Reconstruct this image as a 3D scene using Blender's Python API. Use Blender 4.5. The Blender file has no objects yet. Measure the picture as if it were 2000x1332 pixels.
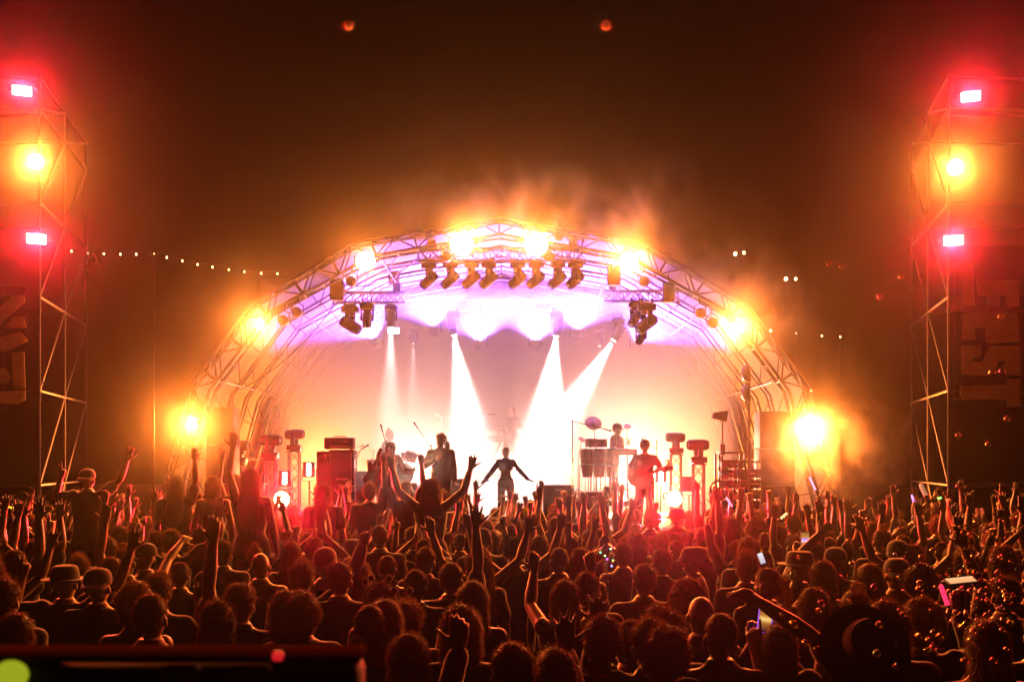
import bpy, bmesh, math, random
from mathutils import Vector, Matrix, Euler, noise
R=math.radians
S=bpy.context.scene
COL=S.collection
# ------------------------------------------------------------------ camera
F=2222.0; HC=2.50; YH=900.0          # focal length in photo pixels, eye height, horizon row
def P(px,py,D): return Vector(((px-1000)/F*D, D, HC-(py-YH)/F*D))
def G(px,D,z=0.0): return Vector(((px-1000)/F*D, D, z))
cam=bpy.data.objects.new('camera',bpy.data.cameras.new('camera')); COL.objects.link(cam); S.camera=cam
cam.location=(0,0,HC); cam.rotation_euler=(R(90),0,0)
cam.data.lens=40; cam.data.sensor_width=36; cam.data.shift_y=(YH-666)/2000; cam.data.clip_start=.05; cam.data.clip_end=600
cam.data.dof.use_dof=True; cam.data.dof.focus_distance=20; cam.data.dof.aperture_fstop=6.3
# ------------------------------------------------------------------ world: night sky
W=bpy.data.worlds.new('World'); S.world=W; W.use_nodes=True
nt=W.node_tree; bg=nt.nodes['Background']
sky=nt.nodes.new('ShaderNodeTexSky'); sky.sky_type='NISHITA'; sky.sun_disc=False; sky.sun_elevation=R(-8); sky.sun_rotation=R(200)
nt.links.new(sky.outputs[0],bg.inputs[0]); bg.inputs[1].default_value=.05
S.view_settings.view_transform='Standard'; S.view_settings.look='None'; S.view_settings.exposure=0.0; S.view_settings.gamma=1
c=S.cycles; c.use_denoising=True; c.denoiser='OPENIMAGEDENOISE'; c.max_bounces=5; c.diffuse_bounces=0; c.glossy_bounces=2
c.transmission_bounces=3; c.volume_bounces=2; c.transparent_max_bounces=16; c.sample_clamp_indirect=3; c.use_adaptive_sampling=False
c.caustics_reflective=False; c.caustics_refractive=False; c.volume_step_rate=1.0; c.volume_max_steps=256
# ------------------------------------------------------------------ helpers
class MB:
    def __init__(s): s.v=[]; s.f=[]; s.m=[]
    def add(s,v,f,mi=0):
        o=len(s.v); s.v+=[Vector(p) for p in v]; s.f+=[tuple(i+o for i in q) for q in f]; s.m+=[mi]*len(f); return s
    def loft(s,rings,mi=0,cap=True):
        n=len(rings[0]); v=[p for r in rings for p in r]; f=[]
        for i in range(len(rings)-1):
            for j in range(n):
                a=i*n+j; b=i*n+(j+1)%n; f.append((a,b,b+n,a+n))
        if cap:
            f.append(tuple(range(n-1,-1,-1))); k=(len(rings)-1)*n; f.append(tuple(range(k,k+n)))
        return s.add(v,f,mi)
    def tube(s,pts,r,n=8,mi=0,flat=1.0,up=None):
        pts=[Vector(p) for p in pts]; rr=r if isinstance(r,(list,tuple)) else [r]*len(pts)
        rings=[]; prev=None
        for i,p in enumerate(pts):
            t=(pts[min(i+1,len(pts)-1)]-pts[max(i-1,0)])
            if t.length<1e-9: t=Vector((0,0,1))
            t.normalize()
            if prev is None:
                u=Vector(up) if up else (Vector((0,1,0)) if abs(t.y)<.9 else Vector((1,0,0)))
            else: u=prev
            u=u-t*u.dot(t)
            if u.length<1e-6: u=t.orthogonal()
            u.normalize(); w=t.cross(u); prev=u
            rings.append([p+(u*math.cos(a)*flat+w*math.sin(a))*rr[i] for a in [2*math.pi*k/n for k in range(n)]])
        return s.loft(rings,mi)
    def capsule(s,a,b,ra,rb,n=10,mi=0):
        a=Vector(a); b=Vector(b); t=(b-a)
        L=t.length or 1e-6; t=t/L
        pts=[a-t*ra*.98,a-t*ra*.7,a,b,b+t*rb*.7,b+t*rb*.98]; rr=[ra*.2,ra*.71,ra,rb,rb*.71,rb*.2]
        return s.tube(pts,rr,n,mi)
    def box(s,c,d,M=None,mi=0,bev=0):
        x,y,z=[k/2 for k in d]; c=Vector(c)
        if bev>0:
            b=min(bev,x*.9,y*.9,z*.9); pts=[]
            bm=bmesh.new(); bmesh.ops.create_cube(bm,size=1)
            for q in bm.verts: q.co=Vector((q.co.x*2*x,q.co.y*2*y,q.co.z*2*z))
            bmesh.ops.bevel(bm,geom=bm.edges[:],offset=b,segments=2,profile=.6,affect='EDGES')
            bm.verts.index_update(); v=[q.co.copy() for q in bm.verts]; f=[tuple(q.index for q in fc.verts) for fc in bm.faces]; bm.free()
        else:
            v=[Vector((i*x,j*y,k*z)) for k in(-1,1) for j in(-1,1) for i in(-1,1)]
            f=[(0,2,3,1),(4,5,7,6),(0,1,5,4),(2,6,7,3),(0,4,6,2),(1,3,7,5)]
        if M is not None: v=[M@p for p in v]
        return s.add([p+c for p in v],f,mi)
    def lathe(s,prof,n=20,M=None,mi=0):
        rings=[[Vector((r*math.cos(2*math.pi*k/n),r*math.sin(2*math.pi*k/n),z)) for k in range(n)] for r,z in prof]
        if M is not None: rings=[[M@p for p in r] for r in rings]
        return s.loft(rings,mi)
    def prism(s,poly,h,M=None,mi=0):
        n=len(poly); a=[Vector((p[0],p[1],0)) for p in poly]; b=[Vector((p[0],p[1],h)) for p in poly]
        rings=[a,b]
        if M is not None: rings=[[M@p for p in r] for r in rings]
        return s.loft(rings,mi)
    def ball(s,c,r,n=14,k=8,M=None,mi=0):
        if not isinstance(r,(tuple,list)): r=(r,r,r)
        c=Vector(c); rings=[]
        for i in range(k+1):
            a=-math.pi/2+math.pi*i/k; cr=max(math.cos(a),.02); z=math.sin(a)
            ring=[Vector((r[0]*cr*math.cos(2*math.pi*j/n),r[1]*cr*math.sin(2*math.pi*j/n),r[2]*z)) for j in range(n)]
            rings.append([(M@p if M is not None else p)+c for p in ring])
        return s.loft(rings,mi)
    def torus(s,c,R0,r,n=28,k=8,M=None,mi=0,ry=None):
        v=[];f=[];c=Vector(c)
        for i in range(n):
            a=2*math.pi*i/n
            for j in range(k):
                b=2*math.pi*j/k; p=Vector(((R0+r*math.cos(b))*math.cos(a),((ry or R0)+r*math.cos(b))*math.sin(a),r*math.sin(b)))
                v.append((M@p if M is not None else p)+c)
        for i in range(n):
            for j in range(k):
                f.append((i*k+j,((i+1)%n)*k+j,((i+1)%n)*k+(j+1)%k,i*k+(j+1)%k))
        return s.add(v,f,mi)
    def mesh(s,name,mats,smooth=True,fix=True):
        me=bpy.data.meshes.new(name); me.from_pydata([tuple(p) for p in s.v],[],s.f)
        for m in (mats if isinstance(mats,(list,tuple)) else [mats]): me.materials.append(m)
        if len(me.materials)>1: me.polygons.foreach_set('material_index',s.m)
        if fix:
            bm=bmesh.new(); bm.from_mesh(me); bmesh.ops.recalc_face_normals(bm,faces=bm.faces); bm.to_mesh(me); bm.free()
        if smooth:
            me.polygons.foreach_set('use_smooth',[True]*len(me.polygons)); me.set_sharp_from_angle(angle=R(38))
        me.update(); return me
    def build(s,name,mats,parent=None,loc=None,smooth=True):
        return link(name,s.mesh(name,mats,smooth),parent,loc)
def link(name,data,parent=None,loc=None,rot=None):
    o=bpy.data.objects.new(name,data); COL.objects.link(o)
    if parent is not None: o.parent=parent
    if loc is not None: o.location=loc
    if rot is not None: o.rotation_euler=rot
    return o
def tag(o,label,cat,group=None,kind=None):
    if label: o['label']=label
    if cat: o['category']=cat
    if group: o['group']=group
    if kind: o['kind']=kind
    return o
def thing(name,label,cat,loc=(0,0,0),rz=0,group=None,sc=1,rot=None):
    o=bpy.data.objects.new(name,None); COL.objects.link(o); o.empty_display_size=.1
    o.location=loc; o.rotation_euler=rot if rot else (0,0,rz); o.scale=(sc,sc,sc)
    return tag(o,label,cat,group)
def dup(root,loc=None,rz=None,label=None,sc=None,rot=None):
    def cp(o,par):
        k=o.copy(); COL.objects.link(k)
        if par is not None: k.parent=par
        for ch in kids.get(o.name,[]): cp(ch,k)
        return k
    kids={}
    def walk(o):
        kids[o.name]=list(o.children)
        for ch in o.children: walk(ch)
    walk(root); r=cp(root,None)
    if loc is not None: r.location=loc
    if rz is not None: r.rotation_euler=(0,0,rz)
    if rot is not None: r.rotation_euler=rot
    if label: r['label']=label
    if sc: r.scale=(sc,sc,sc)
    return r
def rotto(d,up='Y'): return Vector(d).to_track_quat('Z',up).to_matrix()
# ------------------------------------------------------------------ materials
MATS={}
def mat(name,col,rough=.6,metal=0,var=.25,scale=8,sheen=0,trans=0,spec=.5,bump=0,emit=None,es=0,transl=0,tcol=None):
    if name in MATS: return MATS[name]
    m=bpy.data.materials.new(name); m.use_nodes=True; t=m.node_tree; b=t.nodes['Principled BSDF']
    b.inputs['Roughness'].default_value=rough; b.inputs['Metallic'].default_value=metal
    b.inputs['Specular IOR Level'].default_value=spec
    if sheen: b.inputs['Sheen Weight'].default_value=sheen; b.inputs['Sheen Roughness'].default_value=.4
    if trans: b.inputs['Transmission Weight'].default_value=trans
    tc=t.nodes.new('ShaderNodeTexCoord'); n=t.nodes.new('ShaderNodeTexNoise'); n.inputs['Scale'].default_value=scale; n.inputs['Detail'].default_value=4
    t.links.new(tc.outputs['Object'],n.inputs['Vector'])
    r=t.nodes.new('ShaderNodeValToRGB'); lo=[k*(1-var) for k in col]; hi=[min(1,k*(1+var)) for k in col]
    r.color_ramp.elements[0].position=.3; r.color_ramp.elements[1].position=.7
    r.color_ramp.elements[0].color=(*lo,1); r.color_ramp.elements[1].color=(*hi,1)
    t.links.new(n.outputs[0],r.inputs[0]); t.links.new(r.outputs[0],b.inputs['Base Color'])
    if bump:
        bp=t.nodes.new('ShaderNodeBump'); bp.inputs['Strength'].default_value=bump; bp.inputs['Distance'].default_value=.02
        t.links.new(n.outputs[0],bp.inputs['Height']); t.links.new(bp.outputs[0],b.inputs['Normal'])
    if emit:
        b.inputs['Emission Color'].default_value=(*emit,1); b.inputs['Emission Strength'].default_value=es
        m.cycles.emission_sampling='NONE'
    if transl:
        tr=t.nodes.new('ShaderNodeBsdfTranslucent'); tr.inputs[0].default_value=(*(tcol or col),1)
        mx=t.nodes.new('ShaderNodeMixShader'); mx.inputs[0].default_value=transl
        o=t.nodes['Material Output']
        t.links.new(b.outputs[0],mx.inputs[1]); t.links.new(tr.outputs[0],mx.inputs[2]); t.links.new(mx.outputs[0],o.inputs[0])
    MATS[name]=m; return m
def volmat(name,dens,g,col=(1,1,1),cloud=None,stretch=(1,1,1)):
    m=bpy.data.materials.new(name); m.use_nodes=True; t=m.node_tree; t.nodes.clear()
    o=t.nodes.new('ShaderNodeOutputMaterial'); v=t.nodes.new('ShaderNodeVolumePrincipled')
    v.inputs['Density'].default_value=dens; v.inputs['Anisotropy'].default_value=g; v.inputs['Color'].default_value=(*col,1)
    if cloud:      # uneven smoke: noise thinned towards the edge of the puff (object space, unit ball)
        sc,lo,hi=cloud
        tc=t.nodes.new('ShaderNodeTexCoord'); n=t.nodes.new('ShaderNodeTexNoise'); n.inputs['Scale'].default_value=sc; n.inputs['Detail'].default_value=3; n.inputs['Distortion'].default_value=.6
        mp=t.nodes.new('ShaderNodeMapping'); mp.inputs['Scale'].default_value=stretch; t.links.new(tc.outputs['Object'],mp.inputs[0]); t.links.new(mp.outputs[0],n.inputs['Vector'])
        mr=t.nodes.new('ShaderNodeMapRange'); mr.inputs[1].default_value=lo; mr.inputs[2].default_value=hi; mr.inputs[3].default_value=0; mr.inputs[4].default_value=1
        t.links.new(n.outputs[0],mr.inputs[0])
        ln=t.nodes.new('ShaderNodeVectorMath'); ln.operation='LENGTH'; t.links.new(tc.outputs['Object'],ln.inputs[0])
        m2=t.nodes.new('ShaderNodeMapRange'); m2.inputs[1].default_value=1; m2.inputs[2].default_value=.25; m2.inputs[3].default_value=0; m2.inputs[4].default_value=dens
        t.links.new(ln.outputs['Value'],m2.inputs[0])
        mu=t.nodes.new('ShaderNodeMath'); mu.operation='MULTIPLY'; t.links.new(mr.outputs[0],mu.inputs[0]); t.links.new(m2.outputs[0],mu.inputs[1])
        t.links.new(mu.outputs[0],v.inputs['Density'])
    t.links.new(v.outputs[0],o.inputs['Volume']); return m
BLACK=mat('black_metal',(.02,.02,.022),.45,0,.3,20)
DARK=mat('dark_paint',(.035,.033,.035),.5,0,.3,12)
ALU=mat('aluminium_tube',(.13,.13,.135),.5,.5,.12,30)
STEEL=mat('galvanised_steel',(.10,.095,.095),.6,.4,.2,25)
CHROME=mat('chrome',(.7,.7,.7),.18,1,.05,10)
TOLEX=mat('black_vinyl',(.02,.02,.021),.6,0,.3,150,bump=.2)
GRILLE=mat('speaker_cloth',(.045,.04,.042),.85,0,.35,260,bump=.3)
WHITEP=mat('white_print',(.75,.73,.7),.6,0,.08,20)
def glow(name,col,s): return mat(name,(.8,.8,.8),.4,emit=col,es=s)
AMBER_LENS=glow('lit_amber_lens',(1,.62,.22),90)
RED_LENS=glow('lit_red_lens',(1,.45,.33),45)
WHITE_LENS=glow('lit_white_lens',(1,.9,.85),25)
VIOLET_LENS=glow('lit_violet_lens',(.75,.6,1),25)
GLASS=mat('dark_lens_glass',(.05,.05,.06),.08,0,.1,5)
# ------------------------------------------------------------------ lights (each belongs to a fixture below)
AMBER=(1,.205,.025); REDL=(1,.006,.026); VIO=(.27,.09,1); WARMW=(1,.84,.78)
def lamp(parent,W,col,r,spot=None,blend=1.0,loc=(0,0,0),aim=None):
    l=bpy.data.lights.new('lamp_light','SPOT' if spot else 'POINT'); l.energy=W; l.color=col; l.shadow_soft_size=r
    o=link('lamp_light',l,parent,loc)
    if spot:
        l.spot_size=R(spot); l.spot_blend=blend
        o.rotation_euler=Vector(aim).to_track_quat('-Z','Y').to_euler()
    return o
# ------------------------------------------------------------------ haze and setting
def solid(name,a,b,m,kind,lab=None):
    o=MB().box([(i+j)/2 for i,j in zip(a,b)],[j-i for i,j in zip(a,b)]).build(name,m,smooth=False); o['kind']=kind
    if lab: o['label']=lab
    return o
solid('haze',(-46,-7,-1.5),(46,62,13.5),volmat('haze_air',.0009,.948),'stuff','thin festival haze hanging over the whole crowd and stage')
solid('stage_smoke',(-5.9,26.5,1.18),(5.35,32.9,6.75),volmat('stage_smoke_air',.13,.22),'stuff','dense pale stage smoke filling the inside of the canopy')
gr=MB()
nx=60
for j in range(nx+1):
    for i in range(nx+1):
        x=-60+120*i/nx; y=-12+132*j/nx
        gr.v.append(Vector((x,y,.03*noise.noise(Vector((x*.6,y*.6,0))))))
for j in range(nx):
    for i in range(nx):
        a=j*(nx+1)+i; gr.f.append((a,a+1,a+nx+2,a+nx+1)); gr.m.append(0)
g=gr.build('ground',mat('trampled_grass',(.035,.04,.015),.95,0,.5,3,bump=.6)); g['kind']='structure'; g['label']='dark trampled grass field under the crowd'
# ------------------------------------------------------------------ stage roof: truss arch, ribs, canopy
XC=-.27; K=F/24.0
def prof(l): return [(dx/K,HC+(YH-py)/K) for dx,py in l]
OUT=prof([(0,430),(45,440),(252,474),(290,484),(479,596),(598,756),(645,930),(695,1131)])
INN=prof([(0,462),(45,469),(235,502),(285,526),(447,614),(560,763),(609,930),(655,1131)])
def arcpts(pr,y,sc=1.0): 
    l=[Vector((XC-dx*sc,y,z)) for dx,z in pr[::-1]]
    return l+[Vector((XC+dx*sc,y,z)) for dx,z in pr[1:]]
roof=thing('stage_roof','arched stage roof of aluminium trusses under a pale canopy, spanning the whole stage','stage roof',(0,0,0))
YF,YB=23.78,24.22
for nm,pr in(('truss_chord',OUT),('truss_chord',INN)):
    for y in(YF,YB):
        MB().tube(arcpts(pr,y),.032,8).build(nm,ALU,roof)
lac=MB()
def along(pr,n):   # n points spread by length over the half profile
    pts=[Vector((a,b)) for a,b in pr]; L=[0]
    for i in range(1,len(pts)): L.append(L[-1]+(pts[i]-pts[i-1]).length)
    out=[]
    for k in range(n+1):
        d=L[-1]*k/n
        for i in range(1,len(pts)):
            if d<=L[i]+1e-6:
                u=(d-L[i-1])/(L[i]-L[i-1]); out.append(pts[i-1].lerp(pts[i],u)); break
    return out
NB=26
ao=along(OUT,NB); ai=along(INN,NB)
for sx in(-1,1):
    q=lambda p,y: Vector((XC+sx*p.x,y,p.y))
    for k in range(NB):
        if k%2==0:
            lac.tube([q(ao[k],YF),q(ai[k],YF)],.021,6); lac.tube([q(ai[k],YF),q(ao[k+1],YF)],.019,6)
        else:
            lac.tube([q(ao[k],YF),q(ai[k+1],YF)],.019,6)
        lac.tube([q(ao[k],YB),q(ai[k+1] if k%2 else ai[k],YB)],.016,6)
        lac.tube([q(ao[k],YF),q(ao[k+1],YB)],.014,6); lac.tube([q(ai[k],YF),q(ai[k],YB)],.016,6)
lac.build('lacing',ALU,roof)
for i,y in enumerate((25.5,26.9,28.3,29.7,31.1,32.5)):
    rb=MB(); rb.tube(arcpts(OUT,y,.985),.035,8); rb.tube(arcpts(INN,y,.985),.022,8)
    for sx in(-1,1):
        for k in range(0,NB):
            a=ao[k]; b=ai[k+1] if k%2 else ai[k]
            rb.tube([Vector((XC+sx*a.x*.985,y,a.y)),Vector((XC+sx*b.x*.985,y,b.y))],.012,5)
    rb.build('rib',ALU,roof)
# purlins that run back between the ribs
for k in(6,11,16,20):
    for sx in(-1,1):
        MB().tube([Vector((XC+sx*ai[k].x*.985,24.2,ai[k].y)),Vector((XC+sx*ai[k].x*.985,32.5,ai[k].y))],.018,6).build('purlin',ALU,roof)
# canopy membrane: a fabric sheet with thickness, sagging a little between the ribs
fab=mat('canopy_fabric',(.55,.54,.57),.75,0,.08,2,transl=.45,tcol=(.5,.48,.52))
t=fab.node_tree; o=t.nodes['Material Output']; src=o.inputs[0].links[0].from_socket
tp=t.nodes.new('ShaderNodeBsdfTransparent'); mx=t.nodes.new('ShaderNodeMixShader'); mx.inputs[0].default_value=.05
t.links.new(src,mx.inputs[1]); t.links.new(tp.outputs[0],mx.inputs[2]); t.links.new(mx.outputs[0],o.inputs[0])
cm=MB(); ny=33; full=[Vector((-p.x,p.y)) for p in ao[::-1]]+ao[1:]
for side in(0,1):
    for j in range(ny):
        y=24.3+8.3*j/(ny-1); sag=.06*abs(math.sin(math.pi*(y-24.1)/1.4))
        for p in full:
            q=p*(1.0-.0)-Vector((0,0)); n=Vector((p.x,p.y-3)).normalized()
            off=(.045 if side==0 else .035)-sag*.6
            cm.v.append(Vector((XC+p.x+n.x*off,y,p.y+n.y*off)))
nn=len(full)
for side in(0,1):
    b=side*ny*nn
    for j in range(ny-1):
        for i in range(nn-1):
            a=b+j*nn+i; cm.f.append((a,a+1,a+nn+1,a+nn)); cm.m.append(0)
cm.build('canopy_membrane',fab,roof)
# rear wall of the tent (hung inside the last rib)
bw=MB(); poly=[(XC+p.x*.97,p.y-.05) for p in full if p.y>.9]
bw.prism([(a,b) for a,b in poly],.02,Matrix(((1,0,0,0),(0,0,1,33.0),(0,1,0,0),(0,0,0,1))))
bd=bw.build('backdrop_curtain',mat('pale_backdrop',(.45,.43,.45),.9,0,.12,1.5,bump=.1)); tag(bd,'pale cloth curtain closing the rear of the arched stage','curtain')
# stage deck
st=thing('stage_platform','low black stage platform between the two legs of the arch','stage',(XC,27.2,0))
ZD=1.15
MB().box((0,0,ZD-.05),(12.6,11.4,.1),bev=.01).build('deck',mat('stage_deck_ply',(.06,.055,.05),.4,0,.35,4,bump=.1),st)
MB().box((0,-5.55,.52),(12.5,.04,1.04)).build('skirt',mat('skirt_cloth',(.02,.02,.02),.9,0,.2,20),st)
lg=MB()
for x in(-6,-3,0,3,6):
    for y in(-5,0,5): MB().tube([(x,y,0),(x,y,ZD-.1)],.03,8).build('leg',ALU,st)
# ------------------------------------------------------------------ flown trusses
def box_truss(name,label,a,b,w,bays,group=None):
    a=Vector(a); b=Vector(b); t=thing(name,label,'lighting truss',(a+b)/2,group=group)
    m=(a+b)/2; A=a-m; B=b-m; d=(B-A).normalized(); s=d.cross(Vector((0,0,1))).normalized(); u=Vector((0,0,1))
    cs=[s*i*w/2+u*j*w/2 for i in(-1,1) for j in(-1,1)]
    for cc in cs: MB().tube([A+cc,B+cc],.024,8).build('truss_chord',ALU,t)
    lc=MB()
    for f_ in range(bays):
        p=A.lerp(B,f_/bays); q=A.lerp(B,(f_+1)/bays)
        for i in(-1,1):
            lc.tube([p+s*i*w/2+u*w/2,q+s*i*w/2-u*w/2],.012,5); lc.tube([p+s*i*w/2-u*w/2,q+s*i*w/2+u*w/2],.012,5)
            lc.tube([p+s*i*w/2-u*w/2,p+s*i*w/2+u*w/2],.012,5)
            lc.tube([p-s*w/2+u*i*w/2,q+s*w/2+u*i*w/2],.012,5)
    lc.build('lacing',ALU,t)
    for f_ in(.08,.92):
        p=A.lerp(B,f_); hb=MB().box(p+u*(w/2+.12),(.18,.14,.24),bev=.02); hb.tube([p+u*(w/2+.2),p+u*(w/2+.42)],.008,6); hb.build('hoist',DARK,t)
    return t
D1=24.9
box_truss('flown_truss','straight lighting truss under the peak of the arch carrying eight dark moving heads',P(817,499,D1),P(1145,499,D1),.27,14)
box_truss('flown_truss','short lighting truss hung inside the arch above the amp stack',P(655,582,26.0),P(785,582,27.2),.24,7)
box_truss('flown_truss','short lighting truss hung inside the arch above the bare-headed bassist',P(1320,579,26.0),P(1186,579,27.2),.24,7)
box_truss('flown_truss','pale far truss across the rear of the stage, half lost in smoke',P(700,598,30.2),P(1275,598,30.2),.3,20)
# ------------------------------------------------------------------ moving head lights
def moving_head(label,p,aimdir,sc=1.0,lit=None,group='moving head lights',stand=False,W=0,spot=20,col=WARMW,blend=.9,lens_r=.075):
    """p: the top clamp point (hanging) or the floor of the base (standing)"""
    t=thing('moving_head_light',label,'stage light',p,group=group,sc=sc)
    s=1 if stand else -1
    hb=MB(); hb.box((0,0,s*.07),(.30,.24,.11),bev=.025); hb.box((0,0,s*.005),(.2,.12,.04),bev=.01)
    if not stand:
        for x in(-.09,.09): hb.tube([(x,0,.02),(x,0,.09)],.018,8)
    hb.build('base',BLACK,t)
    y=MB(); pz=s*.34
    y.box((0,0,s*.15),(.16,.1,.06),bev=.015)
    ax=Vector(aimdir).normalized(); h=Vector((ax.x,ax.y,0)); 
    side=Vector((0,0,1)).cross(ax); side=side.normalized() if side.length>.05 else Vector((1,0,0))
    rotm=Matrix((side,Vector((0,0,1)).cross(side),Vector((0,0,1)))).transposed()
    for i in(-1,1): y.box(side*i*.125+Vector((0,0,s*.25)),(.035,.09,.26),M=rotm,bev=.012)
    y.box((0,0,s*.14),(.27,.09,.04),M=rotm,bev=.01)
    y.build('yoke',BLACK,t)
    Mh=Matrix.Translation((0,0,pz))@rotto(ax).to_4x4()
    hd=MB().lathe([(.05,-.19),(.085,-.18),(.10,-.12),(.105,0),(.10,.12),(.09,.19),(.078,.205),(.074,.19)],20,Mh); hd.build('head',DARK,t)
    MB().lathe([(.01,.188),(lens_r*.6,.192),(lens_r,.188),(lens_r,.18)],20,Mh).build('lens',lit or GLASS,t)
    if W: lamp(t,W,col,.05,spot,blend,Vector((0,0,pz))+ax*.23,ax)
    return t
hx=[(838,.20),(880,0),(921,-.05),(955,.05),(1011,0),(1047,-.05),(1089,.05),(1124,0)]
names=['first','second','third','fourth','fifth','sixth','seventh','last']
for (px,dz),nm in zip(hx,names):
    moving_head(f'unlit dark moving head tilted down, {nm} from the amp side on the centre truss',P(px,513,24.9)+Vector((0,dz*.3,0)),(-.78,-.25,-.72),1.12)
moving_head('large unlit moving head tilted towards stage centre under the truss above the amp stack',P(684,597,25.8),(.85,-.2,-.5),1.3)
moving_head('moving head shining straight down beside the large unlit one above the amp stack',P(717,592,26.3),(.0,-.12,-1),1.1,WHITE_LENS,W=5600,spot=24)
moving_head('moving head shining straight down at the inner end of the truss above the amp stack',P(764,596,27.3),(.0,-.1,-1),1.0,WHITE_LENS,W=3600,spot=22)
moving_head('large unlit moving head tilted down under the truss above the bassist',P(1263,593,25.8),(-.85,-.3,-.62),1.35)
moving_head('unlit moving head half hidden behind the large one above the bassist',P(1241,590,26.4),(-.5,-.3,-.8),1.1)
moving_head('small round unlit moving head hanging lowest above the bassist',P(1252,632,26.2),(-.3,-.6,-.5),.95)
moving_head('moving head shining steeply down towards the conga drums from the rear truss',P(1207,622,28.5),(-.55,-.15,-.85),1.1,WHITE_LENS,W=17600,spot=27)
moving_head('moving head with a broad white beam over the keyboard riser, amp side',P(885,610,29.0),(.16,-.15,-1),1.1,WHITE_LENS,W=20800,spot=29)
moving_head('moving head with a broad white beam over the keyboard riser, bass side',P(1088,610,29.0),(-.12,-.15,-1),1.15,WHITE_LENS,W=27200,spot=33)
moving_head('small far moving head shining straight down behind the drummer',P(807,640,31),(.0,-.05,-1),.8,WHITE_LENS,W=2000,spot=18)
moving_head('small far moving head shining straight down behind the conga player',P(1172,645,31),(-.1,-.05,-1),.8,WHITE_LENS,W=2000,spot=18)
# violet wash lights on the rear truss, aimed up at the canopy
for i,(px,py,lab) in enumerate([(735,663,'nearest the amp side'),(849,640,'second from the amp side'),(938,668,'third from the amp side'),(1045,668,'third from the bass side'),(1126,646,'second from the bass side'),(1243,671,'nearest the bass side')]):
    p=P(px,py,29.4); t=thing('wash_light',f'violet wash light throwing a cone up at the canopy, {lab}','stage light',p,group='upward wash lights')
    MB().lathe([(.05,-.22),(.12,-.2),(.13,-.04),(.15,0),(.145,-.02)],20).build('housing',BLACK,t)
    MB().lathe([(.02,-.012),(.13,-.02),(.13,-.03)],20).build('lens',VIOLET_LENS,t)
    yk=MB(); yk.tube([(-.16,0,-.1),(-.16,0,.28),(.16,0,.28),(.16,0,-.1)],.014,6); yk.tube([(0,0,.28),(0,.5,P(px,598,30.2).z-p.z)],.02,6); yk.build('bracket',BLACK,t)
    lamp(t,5600,VIO,.07,136,.35,(0,0,.06),(((px-1000)/(420 if abs(px-988)>240 else 900)),-.35,1))
# ------------------------------------------------------------------ round par cans on the arch
def par_can(label,p,r=.10):
    t=thing('par_can',label,'stage light',p,group='unlit round lamps on the arch')
    M=Matrix.Rotation(R(90),4,'X')
    MB().lathe([(r*.5,-.16),(r*.8,-.15),(r,-.05),(r,.10),(r*1.06,.11),(r*1.06,.125),(r*.95,.12)],22,M).build('can',BLACK,t)
    MB().lathe([(.005,.102),(r*.6,.106),(r*.96,.10),(r*.96,.09)],22,M).build('lens',GLASS,t)
    y=MB(); y.tube([(-r*1.15,0,0),(-r*1.2,.02,r*1.5),(0,.04,r*2.2),(r*1.2,.02,r*1.5),(r*1.15,0,0)],.012,6); y.tube([(0,.04,r*2.2),(0,.1,r*3.4)],.016,6); y.build('yoke',BLACK,t)
for px,py,l in [(555,627,'lower of the two unlit round lamps by the lit amber lamp on the amp-side slope'),(581,611,'upper of the two unlit round lamps by the lit amber lamp on the amp-side slope'),(687,551,'unlit round lamp beside the flown truss above the amp stack'),(873,503,'unlit round lamp at the amp-side end of the bright peak lamps'),(1072,504,'unlit round lamp just under the bright peak lamp on the bass side'),(1092,462,'unlit round lamp above the bright peak lamp on the bass side'),(1257,551,'unlit round lamp beside the flown truss above the bassist'),(1367,613,'upper of the two unlit round lamps by the lit amber lamp on the bass-side slope'),(1391,632,'lower of the two unlit round lamps by the lit amber lamp on the bass-side slope')]:
    par_can(l,P(px,py,23.62))
# ------------------------------------------------------------------ lit amber lamps on the arch
def flood(label,p,aim,W,col,lens,spot=150,r=.17,rect=None,group=None,sc=1):
    t=thing('flood_lamp',label,'stage light',p,group=group)
    q=rotto(aim).to_4x4()     # local +z of the profile looks along aim
    if rect:
        w,h=rect
        MB().box((0,0,-.07),(w*1.06,h*1.1,.12),bev=.02).build('housing',BLACK,t).matrix_local=q
        MB().box((0,0,-.003),(w,h,.02),bev=.008).build('lens',lens,t).matrix_local=q
    else:
        MB().lathe([(r*.55,-.2),(r*.9,-.18),(r*1.05,-.04),(r*1.12,0),(r*1.02,-.012)],24,q).build('housing',BLACK,t)
        MB().lathe([(.01,.012),(r*.6,.005),(r,-.012),(r,-.03)],24,q).build('lens',lens,t)
    y=MB(); y.tube([(-r*1.25,0,0),(-r*1.3,.12,0),(-r*1.3,.16,r*.6),(0,.2,r*1.0),(r*1.3,.16,r*.6),(r*1.3,.12,0),(r*1.25,0,0)],.014,6); y.build('yoke',BLACK,t)
    lamp(t,W,col,.09,spot,1,Vector(aim).normalized()*.12,aim)
    return t
E0=3200
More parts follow.
